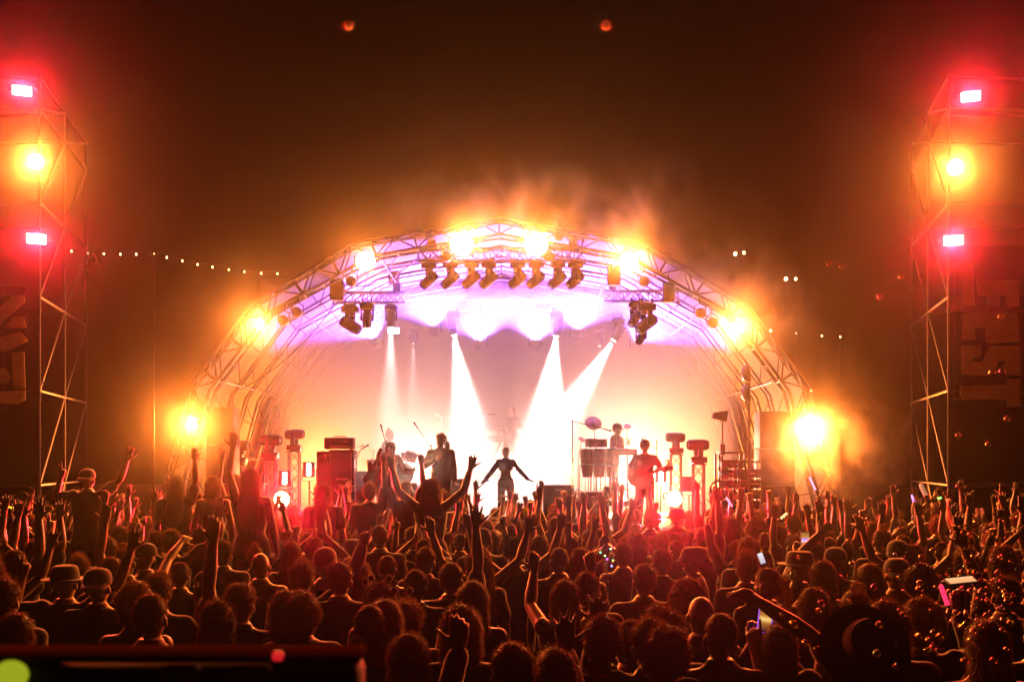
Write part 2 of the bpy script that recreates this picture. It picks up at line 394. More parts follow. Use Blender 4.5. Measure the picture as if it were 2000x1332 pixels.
for px,py,w,r,l in [(714,510,.95,.24,'blazing amber lamp on the amp-side shoulder of the arch'),(902,477,.95,.29,'blazing amber lamp on the arch just amp side of its peak'),(1047,477,.95,.30,'blazing amber lamp on the arch just bass side of its peak'),(1228,512,.95,.24,'blazing amber lamp on the bass-side shoulder of the arch'),(508,634,1.3,.13,'amber lamp halfway down the amp-side slope of the arch'),(1438,640,1.5,.17,'amber lamp halfway down the bass-side slope of the arch'),(376,828,1.9,.12,'amber lamp low on the amp-side leg of the arch'),(1578,834,1.9,.20,'amber lamp low on the bass-side leg of the arch')]:
    p=P(px,py,23.55); flood(l,p,(-p.x*.5,-18,-2.0-.25*(p.z-3)),E0*w,AMBER,AMBER_LENS,140,r*(.80 if r>.22 else .62),group='lit amber lamps on the arch')
# red lamps low at the stage lip
for px,py,l in [(550,975,'red lamp glaring low at the stage lip below the truss totems beside the amp stack'),(1317,974,'red lamp glaring low at the stage lip beside the bassist')]:
    p=P(px,py,18.6); t=flood(l,p,(0,-1,-.02),(9500 if px<1000 else 4600),REDL,AMBER_LENS,160,.12,group='red lamps at the stage lip')
    MB().tube([(0,.12,-.05),(0,.14,-p.z+.02)],.02,8).build('stand',BLACK,t)
# rear warm floor lights
for px,py,W_,l in [(640,925,900,'warm floor lamp glowing behind the amp stack'),(836,934,1500,'warm floor lamp glowing beside the man in the dark jacket'),(1216,928,1500,'warm floor lamp glowing behind the conga stands'),(1290,938,1300,'warm floor lamp glowing behind the bassist'),(1010,914,1300,'warm floor lamp glowing at the rear edge of the keyboard riser')]:
    p=P(px,py,31.6); p.z=max(p.z,ZD+.2); t=flood(l,p,(0,-1,.18),W_*(4.2 if px in(640,1290) else 4.0),((1,.27,.04) if px in(640,1290) else (1,.50,.36)),AMBER_LENS,150 if px in(640,1290) else 100,.14,group='warm floor lamps at the rear of the stage')
    MB().box((0,.1,-.17),(.2,.2,.04),bev=.01).build('foot',BLACK,t)
# ------------------------------------------------------------------ hung speakers
def hung_speaker(label,p,w,h,d,round_=False):
    t=thing('hung_speaker',label,'loudspeaker',p)
    if round_: MB().lathe([(w*.45,-h/2),(w/2,-h/2+.02),(w/2,h/2-.02),(w*.45,h/2)],24).build('cabinet',BLACK,t)
    else: MB().prism([(-w/2,-d/2),(w/2,-d/2),(w*.38,d/2),(-w*.38,d/2)],h,Matrix.Translation((0,0,-h/2))).build('cabinet',TOLEX,t)
    if not round_: MB().box((0,-d/2-.006,0),(w*.9,.012,h*.92),bev=.005).build('grille',GRILLE,t)
    MB().tube([(0,0,h/2),(0,0,h/2+.7)],.012,6).build('hanging_bar',DARK,t)
hung_speaker('loudspeaker hung high inside the arch over the amp stack',P(659,567,25.6),.30,.46,.3)
hung_speaker('pale loudspeaker hung far inside the arch beside the amber shoulder lamp, amp side',P(771,541,28),.28,.46,.28)
hung_speaker('loudspeaker hung inside the arch under the amber shoulder lamp, bass side',P(1198,540,25.6),.31,.42,.3)
hung_speaker('round-bodied loudspeaker hung inside the arch at the outer end of the truss above the bassist',P(1306,572,25.3),.28,.44,.28,True)
# LED panel
t=thing('panel_lamp','small square lamp panel under the inner end of the truss above the amp stack','stage light',P(769,646,28))
MB().box((0,.04,0),(.3,.08,.15),bev=.01).build('housing',BLACK,t)
cells=MB()
for i in range(8):
    for j in range(4): cells.ball((-.123+i*.035,-.004,-.052+j*.035),(.014,.006,.014),8,4)
cells.build('lit_cells',WHITE_LENS,t); MB().tube([(0,.05,.07),(0,.05,.5)],.012,6).build('hanging_bar',BLACK,t)
# cables swagged under the roof
def cable(label,pts,r=.012):
    tag(MB().tube(pts,r,6).build('cable',BLACK),label,'cable')
def sagp(a,b,s,n=14): 
    a=Vector(a);b=Vector(b); return [a.lerp(b,i/n)-Vector((0,0,s*4*(i/n)*(1-i/n))) for i in range(n+1)]
cable('thin dark cable swagged from the centre truss to the truss above the amp stack',sagp(P(818,500,25),P(690,558,25.6),.22))
cable('long dark cable swagged from the amp-side truss down to the arch leg',sagp(P(660,588,25.8),P(470,760,25.6),.25))
# ------------------------------------------------------------------ PA side stacks at the arch legs
def pa(label,x0,x1,y0,n):
    D=24.9; a=P(x0,y0,D); b=P(x1,960,D); w=b.x-a.x
    t=thing('speaker_stack',label,'speaker stack',((a.x+b.x)/2,D,ZD))
    H=(a.z-ZD)/n
    for k in range(n):
        cb=MB().box((0,.3,H*(k+.5)),(w,.62,H-.012),bev=.02).build('cabinet',TOLEX,t)
        MB().box((0,-.018,H*(k+.5)),(w*.92,.02,H*.9),bev=.006).build('grille',GRILLE,cb)
pa('tall dark speaker stack inside the amp-side leg of the arch',403,456,794,3)
pa('tall dark speaker stack inside the bass-side leg of the arch',1484,1552,803,3)
# ------------------------------------------------------------------ scaffold towers with lamps and banners
def tower(label,posts,extra,levels):
    b=posts[0]; t=thing('scaffold_tower',label,'scaffold tower',(b.x,b.y,0)); o=Vector((b.x,b.y,0))
    allp=[p-o for p in posts+extra]
    for p in allp:
        po=MB().tube([p,p+Vector((0,0,8.95))],.026,8)
        for z in range(1,9): po.tube([p+Vector((0,0,z-.03)),p+Vector((0,0,z+.03))],.034,8)
        po.build('post',STEEL,t)
    pairs=[(0,1),(1,2),(0,3),(1,4),(3,4)]
    for z in levels:
        for i,j in pairs: MB().tube([allp[i]+Vector((0,0,z)),allp[j]+Vector((0,0,z))],.024,8).build('ledger',STEEL,t)
    for a,bz in zip(levels[:-1],levels[1:]):
        for i,j in((0,1),(1,2)): MB().tube([allp[i]+Vector((0,0,a)),allp[j]+Vector((0,0,bz))],.02,8).build('brace',STEEL,t)
    MB().tube([allp[0]+Vector((0,.03,a_:=levels[0]+.5)),allp[1]+Vector((0,.03,a_+.9))],.02,8).build('brace',mat('red_painted_tube',(.6,.06,.02),.5),t)
    for i in range(5): MB().box(allp[i]+Vector((0,0,.02)),(.2,.2,.04)).build('foot',STEEL,t)
LV=[.50,2.09,3.67,5.24,6.81,8.38,8.9]
tower('galvanised scaffold tower with lamps on the amp side of the field',[G(77,19),G(126,21),G(168,23)],[Vector((-10.3,19.2,0)),Vector((-10.6,21.2,0))],LV)
tower('galvanised scaffold tower with lamps on the bass side of the field',[G(1853,19),G(1813,21),G(1780,23)],[Vector((9.8,19.2,0)),Vector((10.1,21.2,0))],LV)
for px,py,l in [(43,178,'upper red lamp on the amp-side scaffold tower'),(71,467,'lower red lamp on the amp-side scaffold tower'),(1896,189,'upper red lamp on the bass-side scaffold tower'),(1862,470,'lower red lamp on the bass-side scaffold tower')]:
    p=P(px,py,18.8); flood(l,p,(-p.x*1.0,-19,-4.5),2500,REDL,RED_LENS,64,.16,rect=(.29,.15),group='red lamps on the scaffold towers')
for px,py,l in [(70,316,'amber lamp between two red lamps on the amp-side scaffold tower'),(1866,327,'amber lamp between two red lamps on the bass-side scaffold tower')]:
    p=P(px,py,18.8); flood(l,p,(-p.x*.6,-16,-4),2800,AMBER,AMBER_LENS,140,.12,group='amber lamps on the scaffold towers')
# banners: dark cloth with brushed capital letters turned on their side
PAINT=mat('faded_banner_paint',(.42,.30,.22),.9,0,.25,6,transl=.5,tcol=(.4,.3,.24))
CLOTH=mat('dark_banner_cloth',(.035,.025,.02),.95,0,.3,5)
t=CLOTH.node_tree; o=t.nodes['Material Output']; src=o.inputs[0].links[0].from_socket      # open-weave scaffold mesh
tp=t.nodes.new('ShaderNodeBsdfTransparent'); mx=t.nodes.new('ShaderNodeMixShader'); mx.inputs[0].default_value=.5
t.links.new(src,mx.inputs[1]); t.links.new(tp.outputs[0],mx.inputs[2]); t.links.new(mx.outputs[0],o.inputs[0])
def banner(label,x0,x1,y0,y1,polys,D=18.9):
    a=P(x0,y1,D); b=P(x1,y0,D); t=thing('banner',label,'banner',((a.x+b.x)/2,D,a.z)); o=Vector(((a.x+b.x)/2,D,a.z))
    cl=MB(); nx_,nz=10,24; w=b.x-a.x; h=b.z-a.z
    for s_ in(0,1):
        for j in range(nz+1):
            for i in range(nx_+1):
                x=-w/2+w*i/nx_; z=h*j/nz; cl.v.append(Vector((x,.03*math.sin(x*5+z)+s_*.006,z)))
    for s_ in(0,1):
        k=s_*(nx_+1)*(nz+1)
        for j in range(nz):
            for i in range(nx_):
                q=k+j*(nx_+1)+i; cl.f.append((q,q+1,q+nx_+2,q+nx_+1)); cl.m.append(0)
    cl.build('cloth',CLOTH,t)
    for pl in polys:
        pp=[P(x,y,D-.06)-o for x,y in pl]
        m=MB(); n=len(pp); m.v=[Vector(p) for p in pp]+[p+Vector((0,.012,0)) for p in pp]
        m.f=[tuple(range(n)),tuple(range(2*n-1,n-1,-1))]+[(i,(i+1)%n,n+(i+1)%n,n+i) for i in range(n)]; m.m=[0]*len(m.f)
        m.build('letter',PAINT,t,smooth=False)
# bass side, reading downwards: E A S T on its side
E_=[(1880,500),(1902,500),(1902,598),(1880,598)]
banner('tall dark banner with brushed letters on their side by the bass-side tower',1866,2012,480,800,[
 [(1879,515),(1902,514),(1904,598),(1881,599)],
 [(1909,549),(1990,546),(1991,598),(1967,600),(1966,576),(1952,576),(1951,599),(1929,597),(1928,578),(1911,577)],
 [(1882,612),(1912,610),(1988,612),(1991,668),(1932,671),(1926,664),(1926,640),(1904,641),(1905,664),(1879,663)],
 [(1879,675),(1917,673),(1916,698),(1901,700),(1900,707),(1919,706),(1934,676),(1992,674),(1994,734),(1965,733),(1960,712),(1967,707),(1967,704),(1951,704),(1944,720),(1931,734),(1878,731)],
 [(1876,754),(1967,751),(1970,740),(1993,739),(1993,794),(1968,794),(1967,779),(1880,781),(1875,770)]])
banner('tall dark banner with brushed diagonal strokes by the amp-side tower',-110,50,560,800,[
 [(-20,618),(25,577),(48,576),(49,590),(-10,640)],[(6,641),(27,618),(46,619),(52,640)],[(-20,662),(40,649),(55,666),(5,688),(-20,690)],
 [(23,688),(47,687),(50,760),(26,761)],[(-25,766),(50,762),(50,781),(34,790),(-25,787)],[(-20,722),(10,718),(20,735),(10,750),(-20,752)]])
# small hanging letter sign near the amp-side tower
t=thing('letter_sign','small hanging sign with a pale letter A under the festoon bulbs','sign',P(183,512,22))
MB().box((0,.02,0),(.26,.02,.44),bev=.004).build('board',CLOTH,t)
cu=bpy.data.curves.new('letter','FONT'); cu.body='A'; cu.size=.5; cu.align_x='CENTER'; cu.align_y='CENTER'; cu.extrude=.004
def text_mesh(body,size,extrude=.003,shear=0,mat_=None,align='CENTER',name='lettering'):
    cu=bpy.data.curves.new(name,'FONT'); cu.body=body; cu.size=size; cu.align_x=align; cu.align_y='CENTER'; cu.extrude=extrude; cu.shear=shear
    o=bpy.data.objects.new(name,cu); COL.objects.link(o)
    dg=bpy.context.evaluated_depsgraph_get(); me=bpy.data.meshes.new_from_object(o.evaluated_get(dg)); bpy.data.objects.remove(o); bpy.data.curves.remove(cu)
    me.materials.clear(); me.materials.append(mat_ or WHITEP); return me
link('lettering',text_mesh('A',.5,mat_=PAINT),t,(0,0,0),(R(90),0,0))
MB().tube([(0,.02,.22),(0,.02,.40)],.006,6).build('wire',DARK,t)
# ------------------------------------------------------------------ festoon string and far lamps
BULB=glow('festoon_bulb_glass',(1,.66,.30),9)
fp=[(110,487),(140,491),(172,495),(203,496),(235,497),(266,497),(301,497),(326,503),(356,510),(386,517),(415,522),(447,527),(477,531),(510,534),(542,535)]
t=thing('festoon_string','string of small warm bulbs running from the amp-side tower to the arch','string lights',P(110,487,22))
o=P(110,487,22); fl=[P(x,y,22+i*.12)-o for i,(x,y) in enumerate(fp)]
MB().tube([p+Vector((0,0,.05)) for p in fl],.006,5).build('wire',BLACK,t)
for p in fl:
    bl=MB().ball(p,(.018,.018,.023),10,6).build('bulb',BULB,t)
    MB().tube([p+Vector((0,0,.02)),p+Vector((0,0,.06))],.013,6).build('socket',BLACK,bl)
tp=thing('lamp_pole','slim pole holding up the bulb string between tower and arch','pole',G(301,22.7)); MB().tube([(0,0,0),(0,0,P(301,497,22.7).z)],.011,6).build('pole',STEEL,tp); MB().tube([(-.1,0,P(301,497,22.7).z),(.1,0,P(301,497,22.7).z)],.012,6).build('crossbar',STEEL,tp)
for i,(x,y,s) in enumerate([(1436,496,1.5),(1453,494,1.2),(1535,545,1.5),(1554,545,1.2),(1505,646,1),(1555,651,.6),(1605,656,.7),(1641,658,.7),(1584,763,.7)]):
    tt=thing('small_lamp',['upper of the two lamps standing paired above the bass-side slope, larger one','upper of the two lamps standing paired above the bass-side slope, smaller one','larger of the paired lamps beyond the bass-side slope','smaller of the paired lamps beyond the bass-side slope','lone small lamp close outside the bass-side amber lamp','first faint lamp of the row towards the bass-side tower','second faint lamp of the row towards the bass-side tower','last faint lamp of the row towards the bass-side tower','faint lamp just above the lowest bass-side amber lamp'][i],'lamp',P(x,y,33),group='small far lamps')
    MB().ball((0,0,0),(.035*s,.035*s,.04*s),10,6).build('bulb',BULB,tt); MB().tube([(0,.02,.03),(0,.02,-P(x,y,33).z)],.006,6).build('pole',BLACK,tt)
# ------------------------------------------------------------------ smoke round the roof, with added puffs that spread lamp halos
def puff(label,c,r,dens,sc,lo,hi,rot=(0,0,0),g=.5):
    o=MB().ball((0,0,0),1,16,10).build('smoke',volmat('smoke_puff',dens,g,(1,1,1),(sc,lo,hi),(r[0],r[1],r[2]*.8))); o.location=c; o.scale=r; o.rotation_euler=rot
    o['kind']='stuff'; o['label']=label
puff('smoke rising over the peak of the stage roof',P(1000,400,22.7),(2.9,1.0,1.15),.17,1.15,.44,.70)
puff('smoke drifting up over the bass-side shoulder of the roof',P(1235,415,22.7),(1.9,1.0,1.45),.17,1.15,.44,.70,(0,R(-25),0))
puff('smoke hanging above the bass-side slope of the roof',P(1440,560,23.6),(2.0,1.2,1.2),.55,1.1,.42,.70,(0,R(30),0))
puff('smoke billowing past the bass-side leg of the arch',P(1640,900,23.4),(2.0,1.3,1.4),1.3,2.4,.40,.70)
puff('added glow-spreading smoke outside the amp-side leg of the arch',P(270,770,22.9),(3.6,1.2,2.9),.05,.6,.30,.75,g=.7)  # added to widen the orange halo of the leg lamp
puff('added glow-spreading smoke outside the amp-side slope of the arch',P(440,590,22.9),(1.9,1.0,1.5),.045,.7,.30,.75,g=.7)  # added so the slope lamp gets a wider halo
puff('added glow-spreading smoke outside the bass-side leg of the arch',P(1690,780,22.9),(3.8,1.2,3.0),.06,.6,.30,.75,g=.7)  # added for the broad orange glow beside this leg
puff('added glow-spreading smoke outside the bass-side slope of the arch',P(1530,600,22.9),(2.0,1.0,1.6),.045,.7,.30,.75,g=.7)  # added halo carrier for the bass-side slope lamp
for px,py,l in((30,330,'added glow mist round the lamps of the amp-side tower'),(1880,340,'added glow mist round the lamps of the bass-side tower')):
    puff(l,P(px,py,18.2),(2.8,1.0,3.6),.06,.5,.30,.75,g=.85)  # mist added to stand in for flare around the tower lamps
puff('thin smoke extended for bloom round the blazing lamps along the front of the arch',P(978,478,22.9),(4.2,.7,1.0),.014,.6,.25,.75,g=.85)  # smoke over the arch, extended to soften the lamps with bloom
# ------------------------------------------------------------------ gear on the stage
def D_(px,D,z=ZD): return G(px,D,z)
def zat(py,D): return HC-(py-YH)/F*D
RX=R(90)
FRAMEM=mat('pale_case_edging',(.5,.48,.45),.45,.3,.1,20)
CASE=mat('flight_case_board',(.10,.085,.07),.6,0,.25,6)
# guitar amplifier stack
p=D_(667,25.2); cabt=thing('speaker_cabinet','tall black guitar speaker cabinet with white script lettering on its cloth front','speaker cabinet',p)
H=zat(878,25.2)-ZD
for k in range(2):
    pass
MB().box((0,.19,H/2),(.55,.38,H),bev=.02).build('cabinet',TOLEX,cabt)
MB().box((-.02,-.008,H/2-.02),(.44,.016,H*.90),bev=.006).build('grille',GRILLE,cabt)
pp=MB(); 
for a,b in(((-.25,0,.05),(-.25,0,H-.05)),((.215,0,.05),(.215,0,H-.05)),((-.25,0,H-.05),(.215,0,H-.05))): pp.tube([a,b],.006,5)
pp.build('piping',FRAMEM,cabt)
link('lettering',text_mesh('Marshall',.082,shear=.35),cabt,(0,-.02,zat(935,25.2)-ZD),(RX,0,0))
ah=thing('amplifier_head','black guitar amplifier head with white lettering on top of the tall speaker cabinet','amplifier',(p.x-.06,25.2,ZD+H+.012))
MB().box((0,.16,.13),(.66,.28,.25),bev=.02).build('case',TOLEX,ah)
MB().box((.06,.015,.16),(.50,.012,.13),bev=.004).build('front_cloth',GRILLE,ah)
MB().box((.06,.012,.055),(.50,.014,.06),bev=.004).build('control_panel',mat('gold_panel',(.30,.22,.10),.4,.6,.1,30),ah)
for i in range(7): MB().lathe([(.011,0),(.011,.012),(.008,.015)],10,Matrix.Translation((-.08+i*.05,.004,.055))@Matrix.Rotation(RX,4,'X')).build('knob',WHITEP,ah)
MB().tube([(-.14,.16,.255),(-.12,.16,.285),(.12,.16,.285),(.14,.16,.255)],.012,6).build('handle',BLACK,ah)
link('lettering',text_mesh('Marshall',.05,shear=.35),ah,(.10,.002,.17),(RX,0,0))
for x in(-.26,.26): MB().box((x,.16,0),(.05,.2,.02)).build('foot',BLACK,ah)
fc=thing('flight_case','upright flight case with the number 83 in its top corner, behind the tall speaker cabinet','flight case',D_(632,25.75))
h2=zat(881,25.75)-ZD
MB().box((0,.2,h2/2),(.30,.4,h2),bev=.01).build('body',CASE,fc)
for x in(-.15,.15): MB().box((x,-.002,h2/2),(.025,.02,h2)).build('edging',FRAMEM,fc)
MB().box((0,-.004,h2-.012),(.30,.022,.025)).build('edging',FRAMEM,fc)
link('lettering',text_mesh('83',.115),fc,(-.075,-.004,h2-.15),(RX,0,0))
MB().box((.03,-.004,h2-.16),(.055,.012,.18),bev=.004).build('label_plate',WHITEP,fc)
MB().box((.03,-.009,h2-.16),(.025,.008,.12)).build('label_slot',CASE,fc)
bt=MB(); bt.torus((.1,-.012,h2-.15),.04,.012,14,6,Matrix.Rotation(RX,4,'X')); bt.build('butterfly_latch',CHROME,fc)
# totems with standing moving heads
def totem(label,lab2,px,py,D,aim,sc=1.2):
    z=zat(py,D); p=D_(px,D); t=thing('truss_totem',label,'lighting totem',p,group='truss totems at the sides of the stage'); h=z-ZD; w=.12
    for x in(-w,w):
        for y in(-w,w): MB().tube([(x,y,0),(x,y,h-.02)],.02,8).build('post',ALU,t)
    lc=MB(); n=max(4,int(h/.26))
    for k in range(n):
        a=h*k/n; b=h*(k+1)/n
        for s in(-1,1):
            lc.tube([(-w,s*w,a),(w,s*w,b)],.009,5); lc.tube([(w,s*w,a),(-w,s*w,b)],.009,5)
            lc.tube([(s*w,-w,a),(s*w,w,b)],.009,5)
    lc.build('lacing',ALU,t); MB().box((0,0,h-.01),(.34,.34,.025),bev=.005).build('top_plate',DARK,t); MB().box((0,0,.01),(.5,.5,.02),bev=.004).build('base_plate',DARK,t)
    return moving_head(lab2,(p.x,p.y,z+.006),aim,sc,None,'moving heads on totems',stand=True)
totem('truss totem standing nearest the amp stack','dark moving head lying level on the totem nearest the amp stack',575,881,27,(1,-.15,.03),1.15)
totem('truss totem second from the amp stack','dark moving head lying level on the totem second from the amp stack',528,897,25.8,(1,-.2,-.02),1.25)
totem('truss totem farthest from the amp stack, close to the dark speaker stack','dark moving head lying level on the totem by the amp-side speaker stack',466,906,25.8,(1,-.25,0),1.2)
totem('truss totem beside the bassist','dark moving head lying level on the totem beside the bassist',1320,887,27,(-1,-.15,.02),1.15)
totem('truss totem standing nearer the bass-side equipment rack','dark moving head lying level on the totem nearer the bass-side equipment rack',1364,906,25.8,(-1,-.2,0),1.25)
# strobes with a lit tube
def strobe(label,px,py,D,lit=True,rz=0):
    p=P(px,py,D); t=thing('strobe_lamp',label,'stage light',(p.x,p.y,ZD),rz,group='upright strobe lamps')
    z=p.z-ZD
    MB().box((0,.06,z),(.28,.12,.36),bev=.025).build('housing',BLACK,t)
    MB().box((0,-.003,z),(.09,.014,.27),bev=.005).build('tube_window',WHITE_LENS if lit else GLASS,t)
    y=MB(); y.tube([(-.16,.06,z),(-.165,.08,z-.25),(0,.08,z-.27),(.165,.08,z-.25),(.16,.06,z)],.012,6); y.tube([(0,.08,z-.27),(0,.08,0)],.02,8); y.build('stand',BLACK,t); MB().lathe([(.17,0),(.17,.02),(.03,.03)],16,Matrix.Translation((0,.08,0))).build('foot',BLACK,t)
strobe('strobe lamp with a lit upright tube beside the flight case',603,917,26.6)
strobe('strobe lamp standing low in front of the totem nearest the amp stack',556,934,26,True)
strobe('strobe lamp with a lit tube behind the bassist',1291,928,27.5)
strobe('strobe lamp between the two totems behind the bassist',1343,945,26.8,False,R(-30))
# risers
def riser(label,x0,x1,D0,D1,z,lattice=True):
    a=G(x0,D0); b=G(x1,D0); w=b.x-a.x; t=thing('riser',label,'stage riser',((a.x+b.x)/2,(D0+D1)/2,ZD)); d=D1-D0; h=z-ZD
    MB().box((0,0,h-.05),(w,d,.1),bev=.01).build('deck',mat('riser_deck',(.12,.11,.115),.5,0,.2,5),t)
    l=MB()
    if lattice:
        for y in(-d/2,d/2):
            l.tube([(-w/2,y,h-.13),(w/2,y,h-.13)],.018,6); l.tube([(-w/2,y,h-.32),(w/2,y,h-.32)],.018,6); n=int(w/.22)
            for i in range(n): l.tube([(-w/2+w*i/n,y,h-(.13 if i%2 else .32)),(-w/2+w*(i+1)/n,y,h-(.32 if i%2 else .13))],.010,5)
        l.build('edge_lattice',ALU,t)
    for x in(-w/2+.06,0,w/2-.06):
        for y in(-d/2+.06,d/2-.06): MB().tube([(x,y,0),(x,y,h-.1)],.024,8).build('leg',ALU,t)
    return t
ZK=zat(922,29.3); riser('wide keyboard riser with a lattice edge at the centre of the stage',880,1108,29.3,31.6,ZK)
ZDR=1.88; riser('drum riser behind the bent guitarist',688,838,26.6,29.2,ZDR,False)
ZP=1.58; riser('percussion riser under the conga drums',1112,1250,25.8,28.4,ZP,False)
# cabinets and monitors
def cab(label,px,D,w,h,d,z=ZD,rz=0,cones=0,m=None):
    t=thing('floor_cabinet',label,'speaker cabinet',D_(px,D,z),rz)
    MB().box((0,d/2,h/2),(w,d,h),bev=.018).build('cabinet',m or TOLEX,t)
    MB().box((0,-.006,h/2),(w*.92,.014,h*.92),bev=.005).build('grille',GRILLE,t)
    for i in range(cones):
        x=-w*.24+(i%2)*w*.48; z_=h*.7-(i//2)*h*.45
        MB().lathe([(w*.19,0),(w*.2,.012),(w*.17,.014),(w*.06,-.0),(.01,.006)],20,Matrix.Translation((x,-.014,z_))@Matrix.Rotation(RX,4,'X')).build('speaker_cone',DARK,t)
    MB().box((0,-.016,h*.86),(w*.22,.006,h*.05),bev=.002).build('badge',FRAMEM,t)
    for x in(-w*.4,w*.4): MB().box((x,d/2,.006),(.05,d*.7,.012)).build('foot',BLACK,t)
    return t
GREYC=mat('grey_vinyl',(.16,.14,.15),.55,0,.2,60,bump=.1)
cab('large bass cabinet with four round cones between the dark jacket and the singer',893,26.9,.46,zat(935,26.9)-ZD,.4,cones=4,m=GREYC)
cab('wide grey cabinet between the singer and the conga drums',1091,26.2,.72,zat(947,26.2)-ZD,.4,m=GREYC)
cab('grey cabinet with a white cap lying on it, below the conga drums',1162,24.9,.62,zat(961,24.9)-ZD,.4,m=GREYC)
cab('wide grey cabinet standing in front of the bass drum',784,25.9,.70,zat(943,25.9)-ZD,.45,m=GREYC)
cab('small dark combo amplifier with a handle between amp stack and floor tom',711,26.2,.40,zat(920,26.2)-ZD,.32)
# white cap on the cabinet
ct=thing('cap','white peaked cap lying on the grey cabinet below the conga drums','cap',D_(1185,25.05,zat(961,24.9)+.012)); WCAP=mat('white_cotton',(.78,.76,.74),.85,0,.05,20)
MB().ball((0,0,.01),(.10,.11,.11),16,8).build('crown',WCAP,ct); MB().prism([(.05,-.1),(.16,-.09),(.2,0),(.16,.09),(.05,.1)],.012).build('peak',WCAP,ct)
# mic stands
def tripod(mb,x,y,z,r=.28,h=.3):
    for k in range(3):
        a=2*math.pi*k/3+.5; mb.tube([(x,y,z+h),(x+r*math.cos(a),y+r*math.sin(a),z+.012)],.010,6)
def mic_stand(label,px,D,ytop,boom=None,base='tripod',z=ZD,mic=True):
    p=D_(px,D,z); t=thing('microphone_stand',label,'microphone stand',p); zt=zat(ytop,D)-z
    po=MB(); po.tube([(0,0,.02),(0,0,zt)],.013,8); po.tube([(0,0,zt*.5),(0,0,zt*.5+.07)],.02,8); po.build('pole',CHROME,t)
    b=MB()
    if base=='tripod': tripod(b,0,0,0)
    else: b.lathe([(.15,0),(.15,.02),(.03,.035)],20)
    b.build('base',BLACK,t)
    if boom:
        (ax,ay),(bx,by)=boom
        A=P(ax,ay,D)-p; B=P(bx,by,D)-p
        MB().tube([A,B],.010,6).build('boom',CHROME,t); e=B; d=(B-A).normalized()
        MB().box((0,0,zt),(.035,.03,.05),bev=.006).build('clutch',BLACK,t)
    else: e=Vector((0,0,zt)); d=Vector((0,-.4,1)).normalized()
    if mic:
        m=MB(); m.tube([e-d*.02,e+d*.12],[.014,.018],10); m.ball(e+d*.14,(.027,.027,.027),12,8); m.build('microphone',DARK,t)
mic_stand('straight microphone stand beside the singer, its clip empty',1049,25.6,887,None,'round',mic=False)
mic_stand('boom microphone stand behind the shoulder of the man in the dark jacket',842,26.3,870,((846,880),(816,836)))
mic_stand('thin boom microphone stand crossing in front of the drummer',761,26.0,893,((763,900),(747,842)))
mic_stand('tall boom microphone stand on the singer side of the conga drums',1118,25.7,823,((1109,820),(1180,838)),z=ZP)
mic_stand('far boom microphone stand reaching level over the keyboards',911,29.6,811,((903,810),(955,809)),z=ZK)
mic_stand('boom microphone stand behind the bassist with its boom bent towards him',1283,26.6,862,((1284,878),(1264,864)))
mic_stand('thin far microphone stand between singer and conga drums, almost lost in haze',1094,30.5,838,((1088,833),(1100,828)),z=ZK)
mic_stand('short boom microphone stand between amp stack and drums',697,26.4,884,((695,886),(709,876)))
# drum kit
DRUMR=mat('sparkle_drum_wrap',(.30,.12,.12),.3,.2,.4,60); SKIN_D=mat('drum_skin',(.72,.66,.62),.6,0,.06,8); BRONZE=mat('bronze_cymbal',(.62,.45,.22),.28,.9,.15,14)
bdm=thing('bass_drum','bass drum facing the crowd with arched lettering and a tom on top','drum',P(786,925,27.0),R(8))
Mf=Matrix.Rotation(RX,4,'X')   # profile z runs towards the crowd
r=.245
MB().lathe([(r,-.22),(r,.20)],32,Mf).build('shell',DRUMR,bdm)
MB().lathe([(.004,.205),(r*.97,.205),(r*.97,.195)],32,Mf).build('drum_head',SKIN_D,bdm)
for z in(.205,-.225): MB().torus((0,-z,0),r,.016,36,8,Mf).build('hoop',DARK,bdm)
lt='GRETSCH'
for i,chh in enumerate(lt):
    a=R(90+44-i*88/(len(lt)-1)); rr=r*.72
    link('lettering',text_mesh(chh,.07,mat_=DARK),bdm,(rr*math.cos(a),-.212,rr*math.sin(a)),(RX,0,0)).rotation_euler=Euler((RX,math.pi/2-a,0),'XYZ')
l=MB()
for s in(-1,1): l.tube([(s*.2,-.1,-.12),(s*.32,-.22,-(P(786,925,27).z-ZDR))],.012,6)
l.build('spur',CHROME,bdm)
tm=MB().lathe([(.15,0),(.15,.22)],26,Matrix.Translation((.16,.02,.31))@Matrix.Rotation(R(22),4,'Y')@Matrix.Rotation(R(8),4,'X')).build('rack_tom',DRUMR,bdm)
hp=MB()
for z in(0.0,.22): hp.torus((0,0,z),.153,.011,30,6)
hp.build('hoop',CHROME,tm).matrix_local=Matrix.Translation((.16,.02,.31))@Matrix.Rotation(R(22),4,'Y')@Matrix.Rotation(R(8),4,'X')
MB().tube([(.1,.02,.2),(.12,.02,.34)],.014,6).build('tom_mount',CHROME,bdm)
def drum(name,label,px,D,y0,y1,r,z,m,legs=3):
    t=thing(name,label,'drum',D_(px,D,z)); a=zat(y1,D)-z; b=zat(y0,D)-z
    MB().lathe([(r*.98,a),(r,a+.01),(r,b)],26).build('shell',m,t); MB().lathe([(.004,b+.004),(r*.98,b+.004),(r*.98,b)],26).build('drum_head',SKIN_D,t)
    for zz in(a,b): MB().torus((0,0,zz),r+.004,.011,30,6).build('hoop',CHROME,t)
    lg=MB()
    for k in range(legs):
        q=2*math.pi*k/legs+.4; c_,s_=math.cos(q)*(r+.015),math.sin(q)*(r+.015)
        lg.tube([(c_,s_,b-.08),(c_*1.05,s_*1.05,.006)],.009,6)
    lg.build('leg',CHROME,t)
drum('floor_tom','deep floor tom on thin legs behind the bent guitarist',730,27.3,898,944,.17,ZDR,DRUMR)
